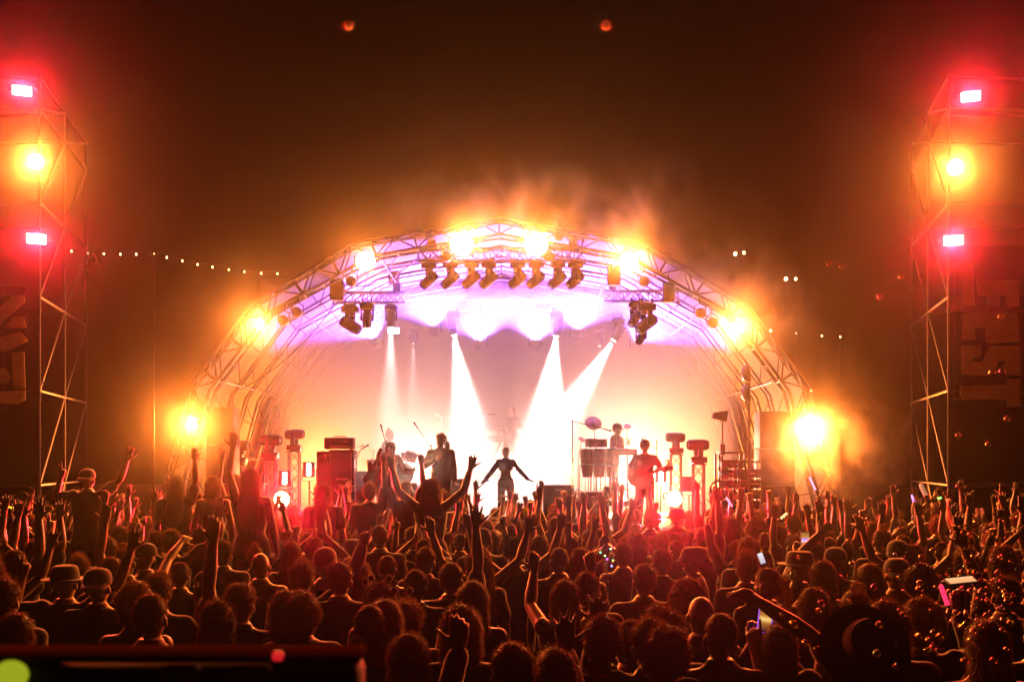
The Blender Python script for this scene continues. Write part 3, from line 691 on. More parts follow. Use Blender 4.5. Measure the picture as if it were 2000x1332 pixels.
drum('snare_drum','shallow snare drum in front of the drummer',767,27.7,888,899,.17,ZDR,CHROME)
drum('tom_drum','wide tom on the singer side of the bass drum',797,27.6,884,901,.17,ZDR,DRUMR)
def cymbal(label,px,py,D,r,tilt,z,px0=None,ry=0):
    p=P(px,py,D); px0=px0 or px; b=D_(px0,D+.05,z); t=thing('cymbal_stand',label,'cymbal',b); o=p-b
    Mt=Matrix.Translation(o)@Matrix.Rotation(R(tilt),4,'Y')@Matrix.Rotation(R(ry),4,'X')
    MB().lathe([(.008,.028),(r*.1,.026),(r*.18,.012),(r*.6,.004),(r,-.008),(r*.995,-.011),(r*.2,.006),(.008,.022)],36,Mt).build('cymbal',BRONZE,t)
    s=MB(); s.tube([(0,0,.02),(0,0,o.z*.7),o-Vector((0,0,.0)),o+Vector((0,0,.05))],.011,7); s.build('pole',CHROME,t)
    bb=MB(); tripod(bb,0,0,0,.25,.28); bb.build('base',CHROME,t)
cymbal('flat cymbal on a bent stand right beside the amp stack',708,871,26.9,.22,3,ZDR,697)
cymbal('thin low cymbal pair at hip height of the drummer',731,879,27.0,.17,-3,ZDR,727)
cymbal('large cymbal tilted steeply beside the man in the dark jacket',814,867,27.4,.26,-28,ZDR,820)
cymbal('large pale cymbal above the conga drums',1159,826,26.9,.20,8,ZP,1163,55)
cymbal('small splash cymbal beyond the conga player in a cap',1225,832,27.2,.10,4,ZP,1224,40)
cymbal('small dark cymbal tilted beside the tall boom stand at the congas',1137,858,26.4,.10,30,ZP,1129,30)
# congas and percussion
CONG=mat('red_conga_wood',(.34,.06,.04),.35,0,.3,10); CONG2=mat('amber_conga_wood',(.46,.20,.10),.35,0,.3,10)
def conga(label,px,D,m,r=.165):
    zt=zat(877,D); zb=zat(932,D); t=thing('conga_drum',label,'drum',D_(px,D,ZP),group='conga drums'); a=zb-ZP; h=zt-zb
    MB().lathe([(r*.66,a),(r*.8,a+h*.2),(r*1.02,a+h*.6),(r*1.02,a+h*.75),(r*.93,a+h)],28).build('shell',m,t)
    MB().lathe([(.004,a+h+.006),(r*.93,a+h+.004),(r*.93,a+h-.01)],28).build('drum_head',SKIN_D,t)
    MB().torus((0,0,a+h),r*.96,.014,30,8).build('hoop',CHROME,t)
    lg=MB()
    for k in range(6):
        q=2*math.pi*k/6; lg.tube([(r*.98*math.cos(q),r*.98*math.sin(q),a+h),(r*1.05*math.cos(q),r*1.05*math.sin(q),a+h*.68)],.007,5)
    lg.build('tuning_lug',CHROME,t)
    s=MB()
    for k in range(3):
        q=2*math.pi*k/3+.6; s.tube([(r*1.1*math.cos(q),r*1.1*math.sin(q),a+h*.45),(r*1.25*math.cos(q),r*1.25*math.sin(q),.0)],.012,6); 
    s.torus((0,0,a+h*.45),r*1.1,.012,26,6); s.build('stand',CHROME,t)
conga('dark red conga drum nearest the tall boom microphone stand',1147,26.1,CONG)
conga('middle dark red conga drum, set slightly back',1170,26.6,CONG)
conga('lighter amber conga drum nearest the bassist',1195,26.1,CONG2)
drum('bongo_drum','red timbale drum above the conga nearest the boom stand',1154,26.9,857,873,.14,ZP,CONG)
drum('bongo_drum','red timbale drum above the middle conga',1175,26.9,858,873,.13,ZP,CONG)
tr=thing('percussion_table','cloth-covered percussion tray on a thin stand between congas and bassist','table',D_(1226,26.4,ZP)); z=zat(877,26.4)-ZP
MB().box((0,0,z-.07),(.42,.3,.15),bev=.02).build('tray',DARK,tr)
q=MB(); q.tube([(0,0,0),(0,0,z-.15)],.02,8); tripod(q,0,0,0,.3,.3); q.build('stand',CHROME,tr)
cw=thing('cowbell','row of cowbells and blocks on a bar above the percussion tray','percussion',D_(1216,27.3,ZP)); z=zat(857,27.3)-ZP
q=MB(); q.tube([(0,0,0),(0,0,z)],.012,6); q.tube([(-.22,0,z),(.24,0,z)],.012,6); tripod(q,0,0,0,.25,.3); q.build('stand',CHROME,cw)
for x in(-.15,0,.14): MB().prism([(-.05,-.03),(.05,-.03),(.04,.03),(-.04,.03)],.13,Matrix.Translation((x,0,z-.16))).build('bell',BRONZE,cw)
# keyboards
def kb_stand(label,px,w):
    t=thing('keyboard_stand',label,'keyboard stand',D_(px,29.8,ZK)); h1=zat(860,29.8)-ZK; h2=zat(841,29.8)-ZK; b=MB()
    for y in(0,.45):
        for s in(-1,1):
            for cx in(-w*.28,w*.28): b.tube([(cx-s*.2,y,0.01),(cx+s*.2,y,h1)],.026,6)
            b.tube([(s*w*.36,y,h1),(s*w*.42,y,h2)],.02,6)
        b.tube([(-w*.28,y,h1*.5),(w*.28,y,h1*.5)],.018,6); b.tube([(-w*.45,y,h1-.02),(w*.45,y,h1-.02)],.02,6)
    b.build('frame',DARK,t)
    a=MB()
    for s in(-1,1): a.tube([(s*w*.42,-.1,h2),(s*w*.42,.5,h2)],.016,6)
    a.build('upper_arm',DARK,t); return h1,h2
IV=mat('piano_keys',(.7,.68,.64),.4,0,.05,40)
def keyboard(label,px,py,w,rz=0):
    t=thing('keyboard',label,'keyboard',D_(px,29.95,zat(py,29.8)),rz); 
    MB().prism([(-.1,0),(.25,0),(.25,.10),(.12,.13),(-.1,.07)],w,Matrix(((0,0,1,-w/2),(-1,0,0,.1),(0,1,0,0),(0,0,0,1)))).build('body',DARK,t)
    MB().box((0,.13,.075),(w*.88,.13,.02),bev=.004).build('keys',IV,t)
    for i in range(6): MB().lathe([(.01,0),(.01,.02)],8,Matrix.Translation((-.3+i*.12,-.06,.12))).build('knob',WHITEP,t)
kb_stand('crossed keyboard stand on the amp side of the keyboard player',945,.95); kb_stand('crossed keyboard stand on the bass side of the keyboard player',1031,.95)
keyboard('upper keyboard on the amp-side stand, with a small laptop on it',948,840,.95); keyboard('lower keyboard on the amp-side stand',952,860,.92); keyboard('upper keyboard on the bass-side stand',1033,840,.78); keyboard('lower keyboard on the bass-side stand',1028,860,.80)
lp=thing('laptop','small laptop open on the upper amp-side keyboard','laptop',D_(936,29.9,zat(840,29.8)+.135)); MB().box((0,0,.01),(.3,.2,.015),bev=.004).build('base',FRAMEM,lp); MB().box((0,-.1,.1),(.3,.012,.19),M=Matrix.Rotation(R(15),3,'X'),bev=.004).build('lid',FRAMEM,lp)
# rear light pole
t=thing('light_stand','slim far light stand with two small lamps, behind the man in the dark jacket','light stand',D_(869,31.0)); z=zat(806,31)-ZD
q=MB(); q.tube([(0,0,0),(0,0,z)],.03,8); tripod(q,0,0,0,.4,.5); q.build('pole',STEEL,t)
q=MB(); q.lathe([(.05,-.1),(.09,.1)],14,Matrix.Translation((.1,0,z+.02))@Matrix.Rotation(R(80),4,'Y')); q.build('lamp',BLACK,t)
q=MB(); q.lathe([(.05,-.1),(.09,.1)],14,Matrix.Translation((-.18,0,z-.12))@Matrix.Rotation(R(-60),4,'Y')); q.build('lamp',BLACK,t); MB().tube([(-.15,0,z-.12),(0,0,z-.1)],.02,6).build('arm',STEEL,t)
# bass-side stage edge: pole lamps, work light, rack
t=thing('light_stand','tall pole with two round-backed lamps one above the other beside the bass-side speaker stack','light stand',D_(1463,24.6)); z=zat(722,24.6)-ZD
q=MB(); q.tube([(0,0,0),(0,0,z)],.03,8); tripod(q,0,0,0,.4,.5); q.build('pole',STEEL,t)
for yy in(730,768):
    zz=zat(yy,24.6)-ZD
    MB().lathe([(.02,-.16),(.12,-.13),(.19,-.05),(.20,.0),(.185,.01)],22,Matrix.Translation((-.02,0,zz))@Matrix.Rotation(R(78),4,'Y')).build('lamp_shell',BLACK,t)
t=thing('work_light','barn-door work light on a thin stand beside the bass-side equipment rack','work light',D_(1411,24.8)); z=zat(822,24.8)-ZD
q=MB(); q.tube([(0,0,0),(0,0,z)],.018,8); tripod(q,0,0,0,.35,.4); q.build('pole',STEEL,t)
MB().prism([(-.2,-.06),(.1,-.14),(.14,.1),(-.17,.06)],.2,Matrix.Translation((-.03,.1,z+.12))@Matrix.Rotation(RX,4,'X')).build('housing',BLACK,t)
MB().box((0,-.0,z-.62),(.11,.1,.24),bev=.02).build('dimmer_box',BLACK,t)
def rack(label,px,D,w,h,units):
    t=thing('equipment_rack',label,'equipment rack',D_(px,D)); fr=MB()
    for x in(-w/2,w/2):
        for y in(0,.5): fr.box((x,y,h/2),(.04,.04,h))
    for z in(.03,h-.02): fr.box((0,.25,z),(w,.5,.04))
    fr.build('frame',DARK,t); rng=random.Random(int(px))
    for k in range(units):
        z=.1+(h-.2)*k/units; MB().box((0,.24,z+.06),(w-.08,.44,(h-.2)/units*.8),bev=.006).build('unit',BLACK if k%2 else DARK,t)
        MB().box((rng.uniform(-.12,.12),.012,z+.06),(w*.3,.012,.03)).build('face_strip',FRAMEM,t)
    return t
rack('tall equipment rack full of black units beside the work light',1430,25.2,.56,1.55,6)
rack('lower equipment rack in the dark beside the bass-side speaker stack',1465,24.7,.5,1.35,5)
rack('equipment rack in the shadow of the amp-side speaker stack',446,25.6,.55,1.2,5)
rack('low equipment rack between the amp-side speaker stack and the totems',492,25.4,.5,.85,3)
for (px,py,w,h) in((1416,917,.13,.13),(1417,931,.11,.11)):
    tag(MB().box((0,0,0),(w,.006,h)).build('paper_note',WHITEP,None,P(px,py,25.17)),'upper pale paper note taped to the tall equipment rack' if py<925 else 'lower pale paper note taped to the tall equipment rack','note')
tag(MB().tube([P(1410,890,25),P(1402,920,24.9),P(1399,945,24.9),P(1404,965,24.9)],.012,6).build('cable',BLACK),'dark cable hanging down from the work light stand','cable')
q=MB(); 
for k in range(4): q.torus((0,0,k*.02),.20-.01*k,.012,28,6,Matrix.Rotation(R(80),3,'X'))
tag(q.build('cable_coil',BLACK,None,P(1404,958,24.9)),'coiled cable hung beside the tall equipment rack','cable')
# ------------------------------------------------------------------ people
def remesh(mb,name,vox,smooth=2,factor=.5):
    me=mb.mesh(name,[],False,True); o=bpy.data.objects.new(name,me); COL.objects.link(o)
    m=o.modifiers.new('r','REMESH'); m.mode='VOXEL'; m.voxel_size=vox; m.use_smooth_shade=True
    if smooth: s=o.modifiers.new('s','SMOOTH'); s.factor=factor; s.iterations=smooth
    dg=bpy.context.evaluated_depsgraph_get(); out=bpy.data.meshes.new_from_object(o.evaluated_get(dg))
    bpy.data.objects.remove(o); bpy.data.meshes.remove(me); out.name=name
    out.polygons.foreach_set('use_smooth',[True]*len(out.polygons)); return out
def skinmat(n,c): return mat(n,c,.45,0,.10,14,spec=.6,sheen=.6)
SKINS=[skinmat('skin_fair',(.52,.33,.25)),skinmat('skin_tan',(.40,.24,.16)),skinmat('skin_brown',(.20,.11,.07)),skinmat('skin_deep',(.10,.055,.035))]
def clothm(n,c): return mat(n,c,.85,0,.22,9,sheen=.9,bump=.25)
CLOTHS={k:clothm('cloth_'+k,v) for k,v in {'black':(.018,.018,.02),'navy':(.02,.025,.06),'grey':(.10,.10,.105),'white':(.55,.53,.5),'red':(.30,.025,.03),'olive':(.07,.08,.035),'rust':(.22,.07,.025),'denim':(.05,.08,.15),'cream':(.42,.38,.30),'plum':(.10,.025,.08)}.items()}
def hairm(n,c,t): return mat(n,c,.55,0,.35,18,spec=.4,transl=.5,tcol=t)
HAIRM={'dark':hairm('hair_dark',(.02,.013,.009),(.62,.40,.20)),'brown':hairm('hair_brown',(.06,.033,.018),(.66,.44,.25)),'blond':hairm('hair_blond',(.30,.19,.09),(.62,.42,.22)),'auburn':hairm('hair_auburn',(.10,.03,.012),(.42,.18,.08)),'grey':hairm('hair_grey',(.25,.24,.23),(.5,.48,.45)),
 'lime':hairm('wig_lime',(.35,.50,.02),(.55,.75,.05)),'pink':hairm('wig_pink',(.60,.06,.16),(.8,.12,.25))}
HATM={'black':mat('hat_black',(.02,.02,.02),.85,0,.2,20,sheen=.4),'tan':mat('hat_tan',(.09,.06,.035),.85,0,.15,20,sheen=.4),'white':mat('hat_white',(.16,.15,.14),.85,0,.06,20,sheen=.3),'navy':mat('hat_navy',(.02,.03,.07),.85,0,.2,20,sheen=.4),'red':mat('hat_red',(.30,.03,.03),.85,0,.2,20,sheen=.4)}
HAND={'open':((.18,.12,.16,.25),.20,.2),'relaxed':((.35,.5,.6,.7),.08,.5),'fist':((1.6,1.65,1.6,1.55),.0,1.3),'point':((.05,1.6,1.6,1.6),.0,1.2),'peace':((.05,.05,1.6,1.6),.16,1.2),'horn':((.05,1.6,1.6,.05),.12,1.2),'grip':((1.0,1.05,1.1,1.15),.02,.9),'flat':((.05,.03,.05,.08),.05,.2)}
def hand(mb,Wp,d,n,side,kind,sc=1.0):
    """five separate fingers on a palm. d: wrist to knuckles, n: the way the palm faces, side: +1 right, -1 left"""
    curls,spread,th=HAND[kind]; d=Vector(d).normalized(); n=Vector(n); n=(n-d*n.dot(d)).normalized(); tdir=n.cross(d)*side   # towards the thumb
    tdir.normalize()
    Ls=(.072,.080,.074,.058); offs=(.032,.011,-.010,-.030)
    for i in range(4):
        k0=Wp+tdir*offs[i]*.5*sc+d*.008*sc; kn=Wp+d*(.088-.006*abs(i-1))*sc+tdir*offs[i]*sc
        mb.capsule(k0,kn,.0165*sc,.0135*sc,8)
        fd=(d+tdir*spread*(1.2-.8*i)).normalized(); p=kn; c_=0
        for j,fr in enumerate((.44,.32,.26)):
            c_+=curls[i]*(.62 if j==0 else .75 if j==1 else .5)
            dd=(fd*math.cos(c_)+n*math.sin(c_)); q=p+dd*Ls[i]*fr*sc
            mb.capsule(p,q,(.0105-.001*j)*sc,(.0098-.001*j)*sc,8); p=q
    mb.capsule(Wp,Wp+d*.05*sc,.026*sc,.024*sc,8)
    t0=Wp+d*.022*sc+tdir*.022*sc; td=(d*.62+tdir*.75+n*.15).normalized() if th<.8 else (d*.7+tdir*.35+n*.65).normalized()
    t1=t0+td*.042*sc; td2=(td*math.cos(th*.5)+(n*.6-tdir*.4)*math.sin(th*.5)).normalized(); t2=t1+td2*.032*sc; t3=t2+td2*.026*sc
    mb.capsule(t0,t1,.0165*sc,.0125*sc,8); mb.capsule(t1,t2,.0118*sc,.0105*sc,8); mb.capsule(t2,t3,.0105*sc,.0085*sc,8)
ARMS={ # elbow, wrist, hand direction, palm normal (right arm, facing +y)
 'down':((.235,-.03,1.14),(.25,.07,.90),(.05,.2,-1),(-1,.2,0),'relaxed'),
 'up':((.235,.03,1.70),(.20,.07,1.96),(-.05,.1,1),(0,1,0),'open'),
 'straight':((.20,.02,1.74),(.18,.05,2.01),(0,.05,1),(0,1,0),'open'),
 'upout':((.36,.06,1.62),(.43,.12,1.86),(.2,.1,1),(0,1,-.1),'open'),
 'upfwd':((.23,.22,1.55),(.20,.36,1.77),(-.05,.35,1),(-.2,1,0),'relaxed'),
 'bent':((.41,.05,1.40),(.36,.12,1.65),(-.1,.05,1),(0,1,0),'open'),
 'clap':((.31,.20,1.50),(.055,.27,1.74),(-.03,.15,1),(-1,.1,0),'flat'),
 'fist':((.27,.05,1.68),(.25,.10,1.93),(0,.1,1),(0,1,0),'fist'),
 'point':((.26,.08,1.66),(.30,.18,1.90),(.1,.3,1),(-1,.2,0),'point'),
 'peace':((.27,.04,1.66),(.27,.09,1.91),(.03,.1,1),(0,1,0),'peace'),
 'horn':((.25,.05,1.68),(.22,.10,1.93),(0,.1,1),(0,1,0),'horn'),
 'phone':((.23,.24,1.36),(.07,.38,1.60),(-.1,.1,1),(-.25,1,0),'grip'),
 'hold':((.27,.10,1.28),(.22,.22,1.52),(-.02,.15,1),(0,1,0),'open'),
 'hold2':((.29,.10,1.44),(.23,.22,1.68),(-.02,.2,1),(0,1,0),'open'),
 'over':((.30,.10,1.66),(.10,.14,1.86),(-.7,.05,.6),(0,.6,-.6),'relaxed'),
 'across':((.33,.10,1.58),(.54,.18,1.72),(.9,.2,.5),(0,.6,-.7),'relaxed'),
 'low':((.36,.08,1.17),(.53,.20,.99),(.8,.35,-.35),(0,.2,1),'open'),
 'fwd':((.25,.16,1.20),(.20,.40,1.24),(-.1,1,.1),(-1,0,-.3),'grip'),
 'strum':((.30,-.02,1.16),(.10,.20,1.06),(-.9,.25,-.2),(0,-1,-.2),'relaxed'),
 'fret':((.34,.10,1.18),(.42,.30,1.30),(.1,.5,.8),(-.8,-.5,.2),'grip'),
 'drum':((.25,.10,1.18),(.22,.36,1.16),(0,1,-.1),(0,0,-1),'grip'),
 'keys':((.24,.12,1.16),(.26,.38,1.08),(.05,1,-.2),(0,0,-1),'relaxed'),
 'chest':((.29,.06,1.17),(.08,.22,1.28),(-.6,.2,.5),(0,-1,0),'grip'),
 'micdown':((.34,.05,1.17),(.50,.17,.97),(.6,.35,-.6),(-.4,.6,0),'grip'),
}
def person_meshes(key,L='down',Rr='down',lean=0,legs='stand',fem=False,top='tee',vox=.008,pitch=0,yaw=0,bottom='trousers',hl=None,hr=None):
    """one pose: body, shirt and trouser meshes plus the head and hand frames"""
    ws=.92 if fem else 1.0; hipw=1.06 if fem else 1.0
    T=Matrix.Translation((0,0,.95))@Matrix.Rotation(-R(lean),4,'X')@Matrix.Translation((0,0,-.95))
    HM=T@Matrix.Translation((0,0,1.50))@Matrix.Rotation(R(yaw),4,'Z')@Matrix.Rotation(-R(pitch),4,'X')@Matrix.Translation((0,0,-1.50))
    def ring(z,rx,ry,cy=0,n=18,M=T): return [M@Vector((rx*math.cos(2*math.pi*k/n),cy+ry*math.sin(2*math.pi*k/n),z)) for k in range(n)]
    def torso(mb,inf=0,z0=.84,z1=1.56):
        prof=[(.84,.15*hipw,.11,-.005),(.92,.165*hipw,.118,-.01),(1.0,.15*hipw,.105,0),(1.09,.132*ws if fem else .14,.095,.005),(1.2,.148*ws,.108,.008),(1.30,.166*ws,.115,.006),(1.38,.172*ws,.108,0),(1.43,.158*ws,.090,-.008),(1.465,.118*ws,.074,-.012),(1.492,.080,.066,-.010),(1.52,.062,.060,-.004),(1.57,.056,.057,.004)]
        pr=[p for p in prof if z0-1e-6<=p[0]<=z1+1e-6]
        mb.loft([ring(z,a+inf*(1 if z<1.42 else .55 if z<1.48 else .25),b+inf*(1 if z<1.42 else .6 if z<1.48 else .25),cy) for z,a,b,cy in pr])
    def arm(mb,side,spec,inf=0,upto=1.0,hk=None,withhand=True):
        e,w,d,n,hkind=ARMS[spec]; f=lambda v:Vector((v[0]*side,v[1],v[2]))
        e=f(e);w=f(w);d=f(d);n=f(n); up=e.z>1.35
        sh=Vector((side*(.165 if up else .178)*ws,-.005,1.44 if up else 1.405))
        sh_,e_,w_=T@sh,T@e,T@w; R3=T.to_3x3()
        mb.ball(sh_,(.060+inf,)*3,12,8)
        mb.capsule(T@Vector((side*.11*ws,-.005,1.41)),sh_,.062+inf*.8,.056+inf,10)
        if upto<=1:
            k=e_ if upto==1 else sh_.lerp(e_,upto)
            mb.capsule(sh_,k,.054+inf,(.040 if upto==1 else .046)+inf*(1.5 if upto<1 else 1),12)
        else:
            mb.capsule(sh_,e_,.054+inf,.044+inf,12); mb.capsule(e_,e_.lerp(w_,upto-1),.041+inf,.031+inf,12)
        if withhand and upto==1:
            m=e_.lerp(w_,.35); mb.capsule(e_,m,.042,.045,12); mb.capsule(m,w_,.045,.0285,12)
            hand(mb,w_,R3@d,R3@n,side,hk or hkind,1.04)
        return w_,R3@d,R3@n
    hips={'stand':[((s*.095,0,.90),(s*.10,.015,.49),(s*.105,-.015,.09)) for s in(-1,1)],
          'sit':[((s*.10,0,.90),(s*.19,.40,.86),(s*.20,.36,.42)) for s in(-1,1)],
          'stride':[((-.095,0,.90),(-.13,.10,.50),(-.15,.02,.09)),((.095,0,.90),(.12,-.02,.49),(.15,-.12,.09))]}[legs]
    def leg(mb,j,inf=0,foot=True,upto=1):
        a,b,c_=[Vector(v) for v in j]; mb.capsule(a,b,.086*hipw+inf,.056+inf,14)
        m=b.lerp(c_,.3); mb.capsule(b,m,.054+inf,.055+inf,12); mb.capsule(m,c_,.055+inf,.036+inf,12)
        if foot: mb.capsule(c_+Vector((0,-.03,-.04)),c_+Vector((c_.x*.15,.15,-.055)),.042,.032,10)
    B=MB(); torso(B); 
    B.ball(T@Vector((0,-.01,.90)),(.155*hipw,.115,.12),14,8)
    R3=HM.to_3x3()
    def hb(c_,r,M=None): B.ball(HM@Vector(c_),r,16,12,R3 if M is None else R3@M)
    hb((0,-.010,1.640),(.074,.092,.092)); hb((0,.018,1.590),(.062,.074,.085)); hb((0,.052,1.545),(.040,.040,.034)); hb((0,.045,1.66),(.06,.045,.05))
    B.capsule(HM@Vector((0,.085,1.625)),HM@Vector((0,.108,1.592)),.009,.014,8)               # nose
    B.capsule(HM@Vector((-.022,.088,1.560)),HM@Vector((.022,.088,1.560)),.009,.009,8)         # mouth
    B.capsule(HM@Vector((-.034,.080,1.638)),HM@Vector((.034,.080,1.638)),.012,.012,8)         # brow
    for s in(-1,1): 
        B.ball(HM@Vector((s*.079,-.006,1.602)),(.011,.020,.032),10,8,R3@Matrix.Rotation(s*R(18),3,'Z'))   # ear
        B.ball(HM@Vector((s*.036,.052,1.588)),(.026,.028,.032),10,6,R3)
    wl=arm(B,-1,L,hk=hl); wr=arm(B,1,Rr,hk=hr)
    for j in hips: leg(B,j)
    out={'body':remesh(B,'body_'+key,vox),'HM':HM@Matrix.Translation((0,0,1.62)),'L':wl,'R':wr,'top':top}
    C=MB(); i_=.026
    if top!='bare':
        z0=.84 if top!='crop' else 1.2
        torso(C,i_,z0,1.495); 
        for s,a in((-1,L),(1,Rr)): arm(C,s,a,.017,{'tee':.62,'tank':.06,'long':1.93,'crop':1.93,'bare':.1}[top],withhand=False)
        if top=='tank': C=MB(); torso(C,i_,.84,1.43)
        # folds
        out['shirt']=remesh(C,'shirt_'+key,.013,2,.4)
        me=out['shirt']
        for v in me.vertices:
            v.co+=v.normal*(noise.noise(v.co*9)*.009+noise.noise(v.co*Vector((22,22,10)))*.005)
    Tm=MB()
    for j in hips: leg(Tm,j,.022,False)
    Tm.loft([ring(z,a+.022,b+.022,cy,M=Matrix()) for z,a,b,cy in [(.80,.15*hipw,.10,0),(.90,.165*hipw,.118,-.01),(1.0,.152*hipw,.106,0)]])
    out['trousers']=remesh(Tm,'trousers_'+key,.016,1,.4)
    return out
# ------------------------------------------------------------------ hair and hats (head space: origin mid-skull, +y is the face)
def strands(mb,starts,rng,L,curl,drop,w=.0011,seg=3,out=1.0):
    W2=w*2.1
    for p,n in starts:
        d=(n*out+Vector((rng.gauss(0,.35),rng.gauss(0,.35),rng.gauss(0,.35)))*curl).normalized(); l=L*rng.uniform(.45,1.25); q=p-n*.006; rings=[]
        a=d.orthogonal().normalized(); b=d.cross(a)
        for k in range(seg+1):
            u=1-k/(seg+.35); rings.append([q+a*W2*u,q-a*.5*W2*u+b*.87*W2*u,q-a*.5*W2*u-b*.87*W2*u])
            d=(d+Vector((rng.gauss(0,.3)*curl,rng.gauss(0,.3)*curl,rng.gauss(0,.3)*curl-drop))).normalized(); q=q+d*l/seg
        mb.loft(rings,cap=False)
def shell(mb,thick,face=.05,low=-.06,n=26,k=18,rough=0,seed=0,rx=.078,ry=.098,rz=.102,cy=-.012,cz=.018):
    rings=[]
    for i in range(k+1):
        a=-math.pi/2+math.pi*i/k; ring=[]
        for j in range(n):
            b=2*math.pi*j/n; d=Vector((math.cos(a)*math.cos(b),math.cos(a)*math.sin(b),math.sin(a)))
            fm=1.0
            if d.y>.25 and d.z<.45: fm=max(0,1-(d.y-.25)*4)*1.0 if d.z<.3 else max(0,1-(d.y-.25)*4*(1-(d.z-.3)/.15))
            if low>-.1 and abs(d.x)>.72 and d.z<.12 and d.y>-.35: fm*=.15
            if d.z*rz+cz<low: fm*=max(0,1+(d.z*rz+cz-low)/.025)
            r_=thick*fm-(1-fm)*.020+rough*noise.noise(d*3+Vector((seed,0,0)))*fm
            ring.append(Vector((d.x*(rx+r_),cy+d.y*(ry+r_),cz+d.z*(rz+r_))))
        rings.append(ring)
    mb.loft(rings)
def surf_pts(me,rng,count,ok=lambda p,n:True):
    ps=[p for p in me.polygons if ok(p.center,p.normal)]; wts=[p.area for p in ps]; tot=sum(wts)
    if not ps: return []
    pick=rng.choices(ps,weights=wts,k=count); out=[]
    for p in pick:
        vs=[me.vertices[i].co for i in p.vertices]; u=[rng.random() for _ in vs]; s=sum(u); out.append((sum((v*w for v,w in zip(vs,u)),Vector())/s,p.normal.copy()))
    return out
def hair_mesh(style,seed=1):
    rng=random.Random(seed*77+len(style)); b=MB(); back=lambda p,n:n.y<.75
    if style=='short': shell(b,.012,low=-.045,rough=.006,seed=seed); st=(1600,.021,.40,.10,.0010)
    elif style=='crop': shell(b,.005,low=-.03,rough=.002,seed=seed); st=(1100,.017,.5,.0,.0009)
    elif style=='messy': shell(b,.014,low=-.05,rough=.020,seed=seed); st=(1700,.030,.6,.10,.0011)
    elif style=='quiff': shell(b,.014,low=-.04,rough=.012,seed=seed); b.ball((0,.05,.12),(.06,.05,.035),14,8); st=(1200,.04,.7,.0,.0011)
    elif style=='bob':
        shell(b,.018,low=-.2,rough=.012,seed=seed)
        b.loft([[Vector((rx*math.cos(t),-.025+ry*math.sin(t),z)) for t in [2*math.pi*k/22 for k in range(22)]] for z,rx,ry in [(.02,.088,.085),(-.05,.096,.082),(-.11,.098,.075),(-.15,.085,.065)]]); st=(2000,.038,.30,.5,.0011)
    elif style=='long':
        shell(b,.015,low=-.2,rough=.008,seed=seed)
        b.loft([[Vector((rx*math.cos(t),cy+ry*math.sin(t),z)) for t in [2*math.pi*k/22 for k in range(22)]] for z,rx,ry,cy in [(.03,.088,.085,-.03),(-.07,.094,.075,-.045),(-.16,.105,.06,-.075),(-.28,.115,.042,-.115),(-.40,.10,.032,-.13),(-.47,.06,.02,-.13)]]); st=(2300,.045,.2,.65,.0011)
    elif style=='wavy':
        shell(b,.018,low=-.2,rough=.016,seed=seed)
        b.loft([[Vector(((rx+.018*math.sin(5*t+z*20))*math.cos(t),cy+(ry+.012*math.sin(4*t+z*16))*math.sin(t),z)) for t in [2*math.pi*k/30 for k in range(30)]] for z,rx,ry,cy in [(.03,.088,.085,-.03),(-.07,.094,.078,-.045),(-.16,.108,.062,-.07),(-.26,.115,.048,-.105),(-.34,.10,.036,-.12),(-.38,.07,.02,-.12)]]); st=(2600,.050,.5,.45,.0011)
    elif style=='curly':
        shell(b,.030,low=-.1,rough=.022,seed=seed)
        for i in range(60):
            a=rng.uniform(0,6.28); z=rng.uniform(-.4,1); c_=math.sqrt(1-z*z); d=Vector((c_*math.cos(a),c_*math.sin(a),z))
            if d.y>.45 and z<.4: continue
            b.ball(Vector((d.x*.102,-.012+d.y*.118,.02+d.z*.125)),rng.uniform(.016,.027),8,6)
        st=(2400,.028,1.3,.0,.0011)
    elif style=='afro':
        shell(b,.058,low=-.12,rough=.03,seed=seed)
        for i in range(90):
            a=rng.uniform(0,6.28); z=rng.uniform(-.4,1); c_=math.sqrt(1-z*z); d=Vector((c_*math.cos(a),c_*math.sin(a),z))
            if d.y>.5 and z<.35: continue
            b.ball(Vector((d.x*.135,-.012+d.y*.15,.02+d.z*.155)),rng.uniform(.02,.035),8,6)
        st=(3200,.045,1.6,.0,.0012)
    elif style=='bun':
        shell(b,.010,low=-.06,rough=.004,seed=seed); b.ball((0,-.055,.145),(.042,.042,.036),14,10); st=(1000,.025,.6,.05,.0009)
    elif style=='ponytail':
        shell(b,.010,low=-.06,rough=.004,seed=seed); b.ball((0,-.115,.06),(.024,.024,.024),10,8)
        b.tube([(0,-.115,.06),(0,-.15,.03),(.006,-.16,-.06),(.012,-.155,-.17),(.0,-.15,-.27)],[.02,.032,.036,.028,.008],14); st=(1300,.04,.5,.4,.0010)
    elif style=='updo':
        shell(b,.016,low=-.07,rough=.012,seed=seed); b.ball((0,-.10,.08),(.055,.05,.06),14,10); st=(1300,.05,.9,.1,.0010)
    me=remesh(b,'hair_'+style,.009 if style not in('curly','afro','wavy') else .010,1,.5)
    c_,L,curl,drop,w=st; sb=MB(); strands(sb,surf_pts(me,rng,c_,lambda p,n:p.z>-.5 and not(n.y>.8 and p.z<.05)),rng,L,curl,drop,w,out=.75 if drop>.3 else 1.0)
    bm=bmesh.new(); bm.from_mesh(me); s2=sb.mesh('s',[],True,False); bm.from_mesh(s2); bm.to_mesh(me); bm.free(); bpy.data.meshes.remove(s2)
    me.polygons.foreach_set('use_smooth',[True]*len(me.polygons)); return me
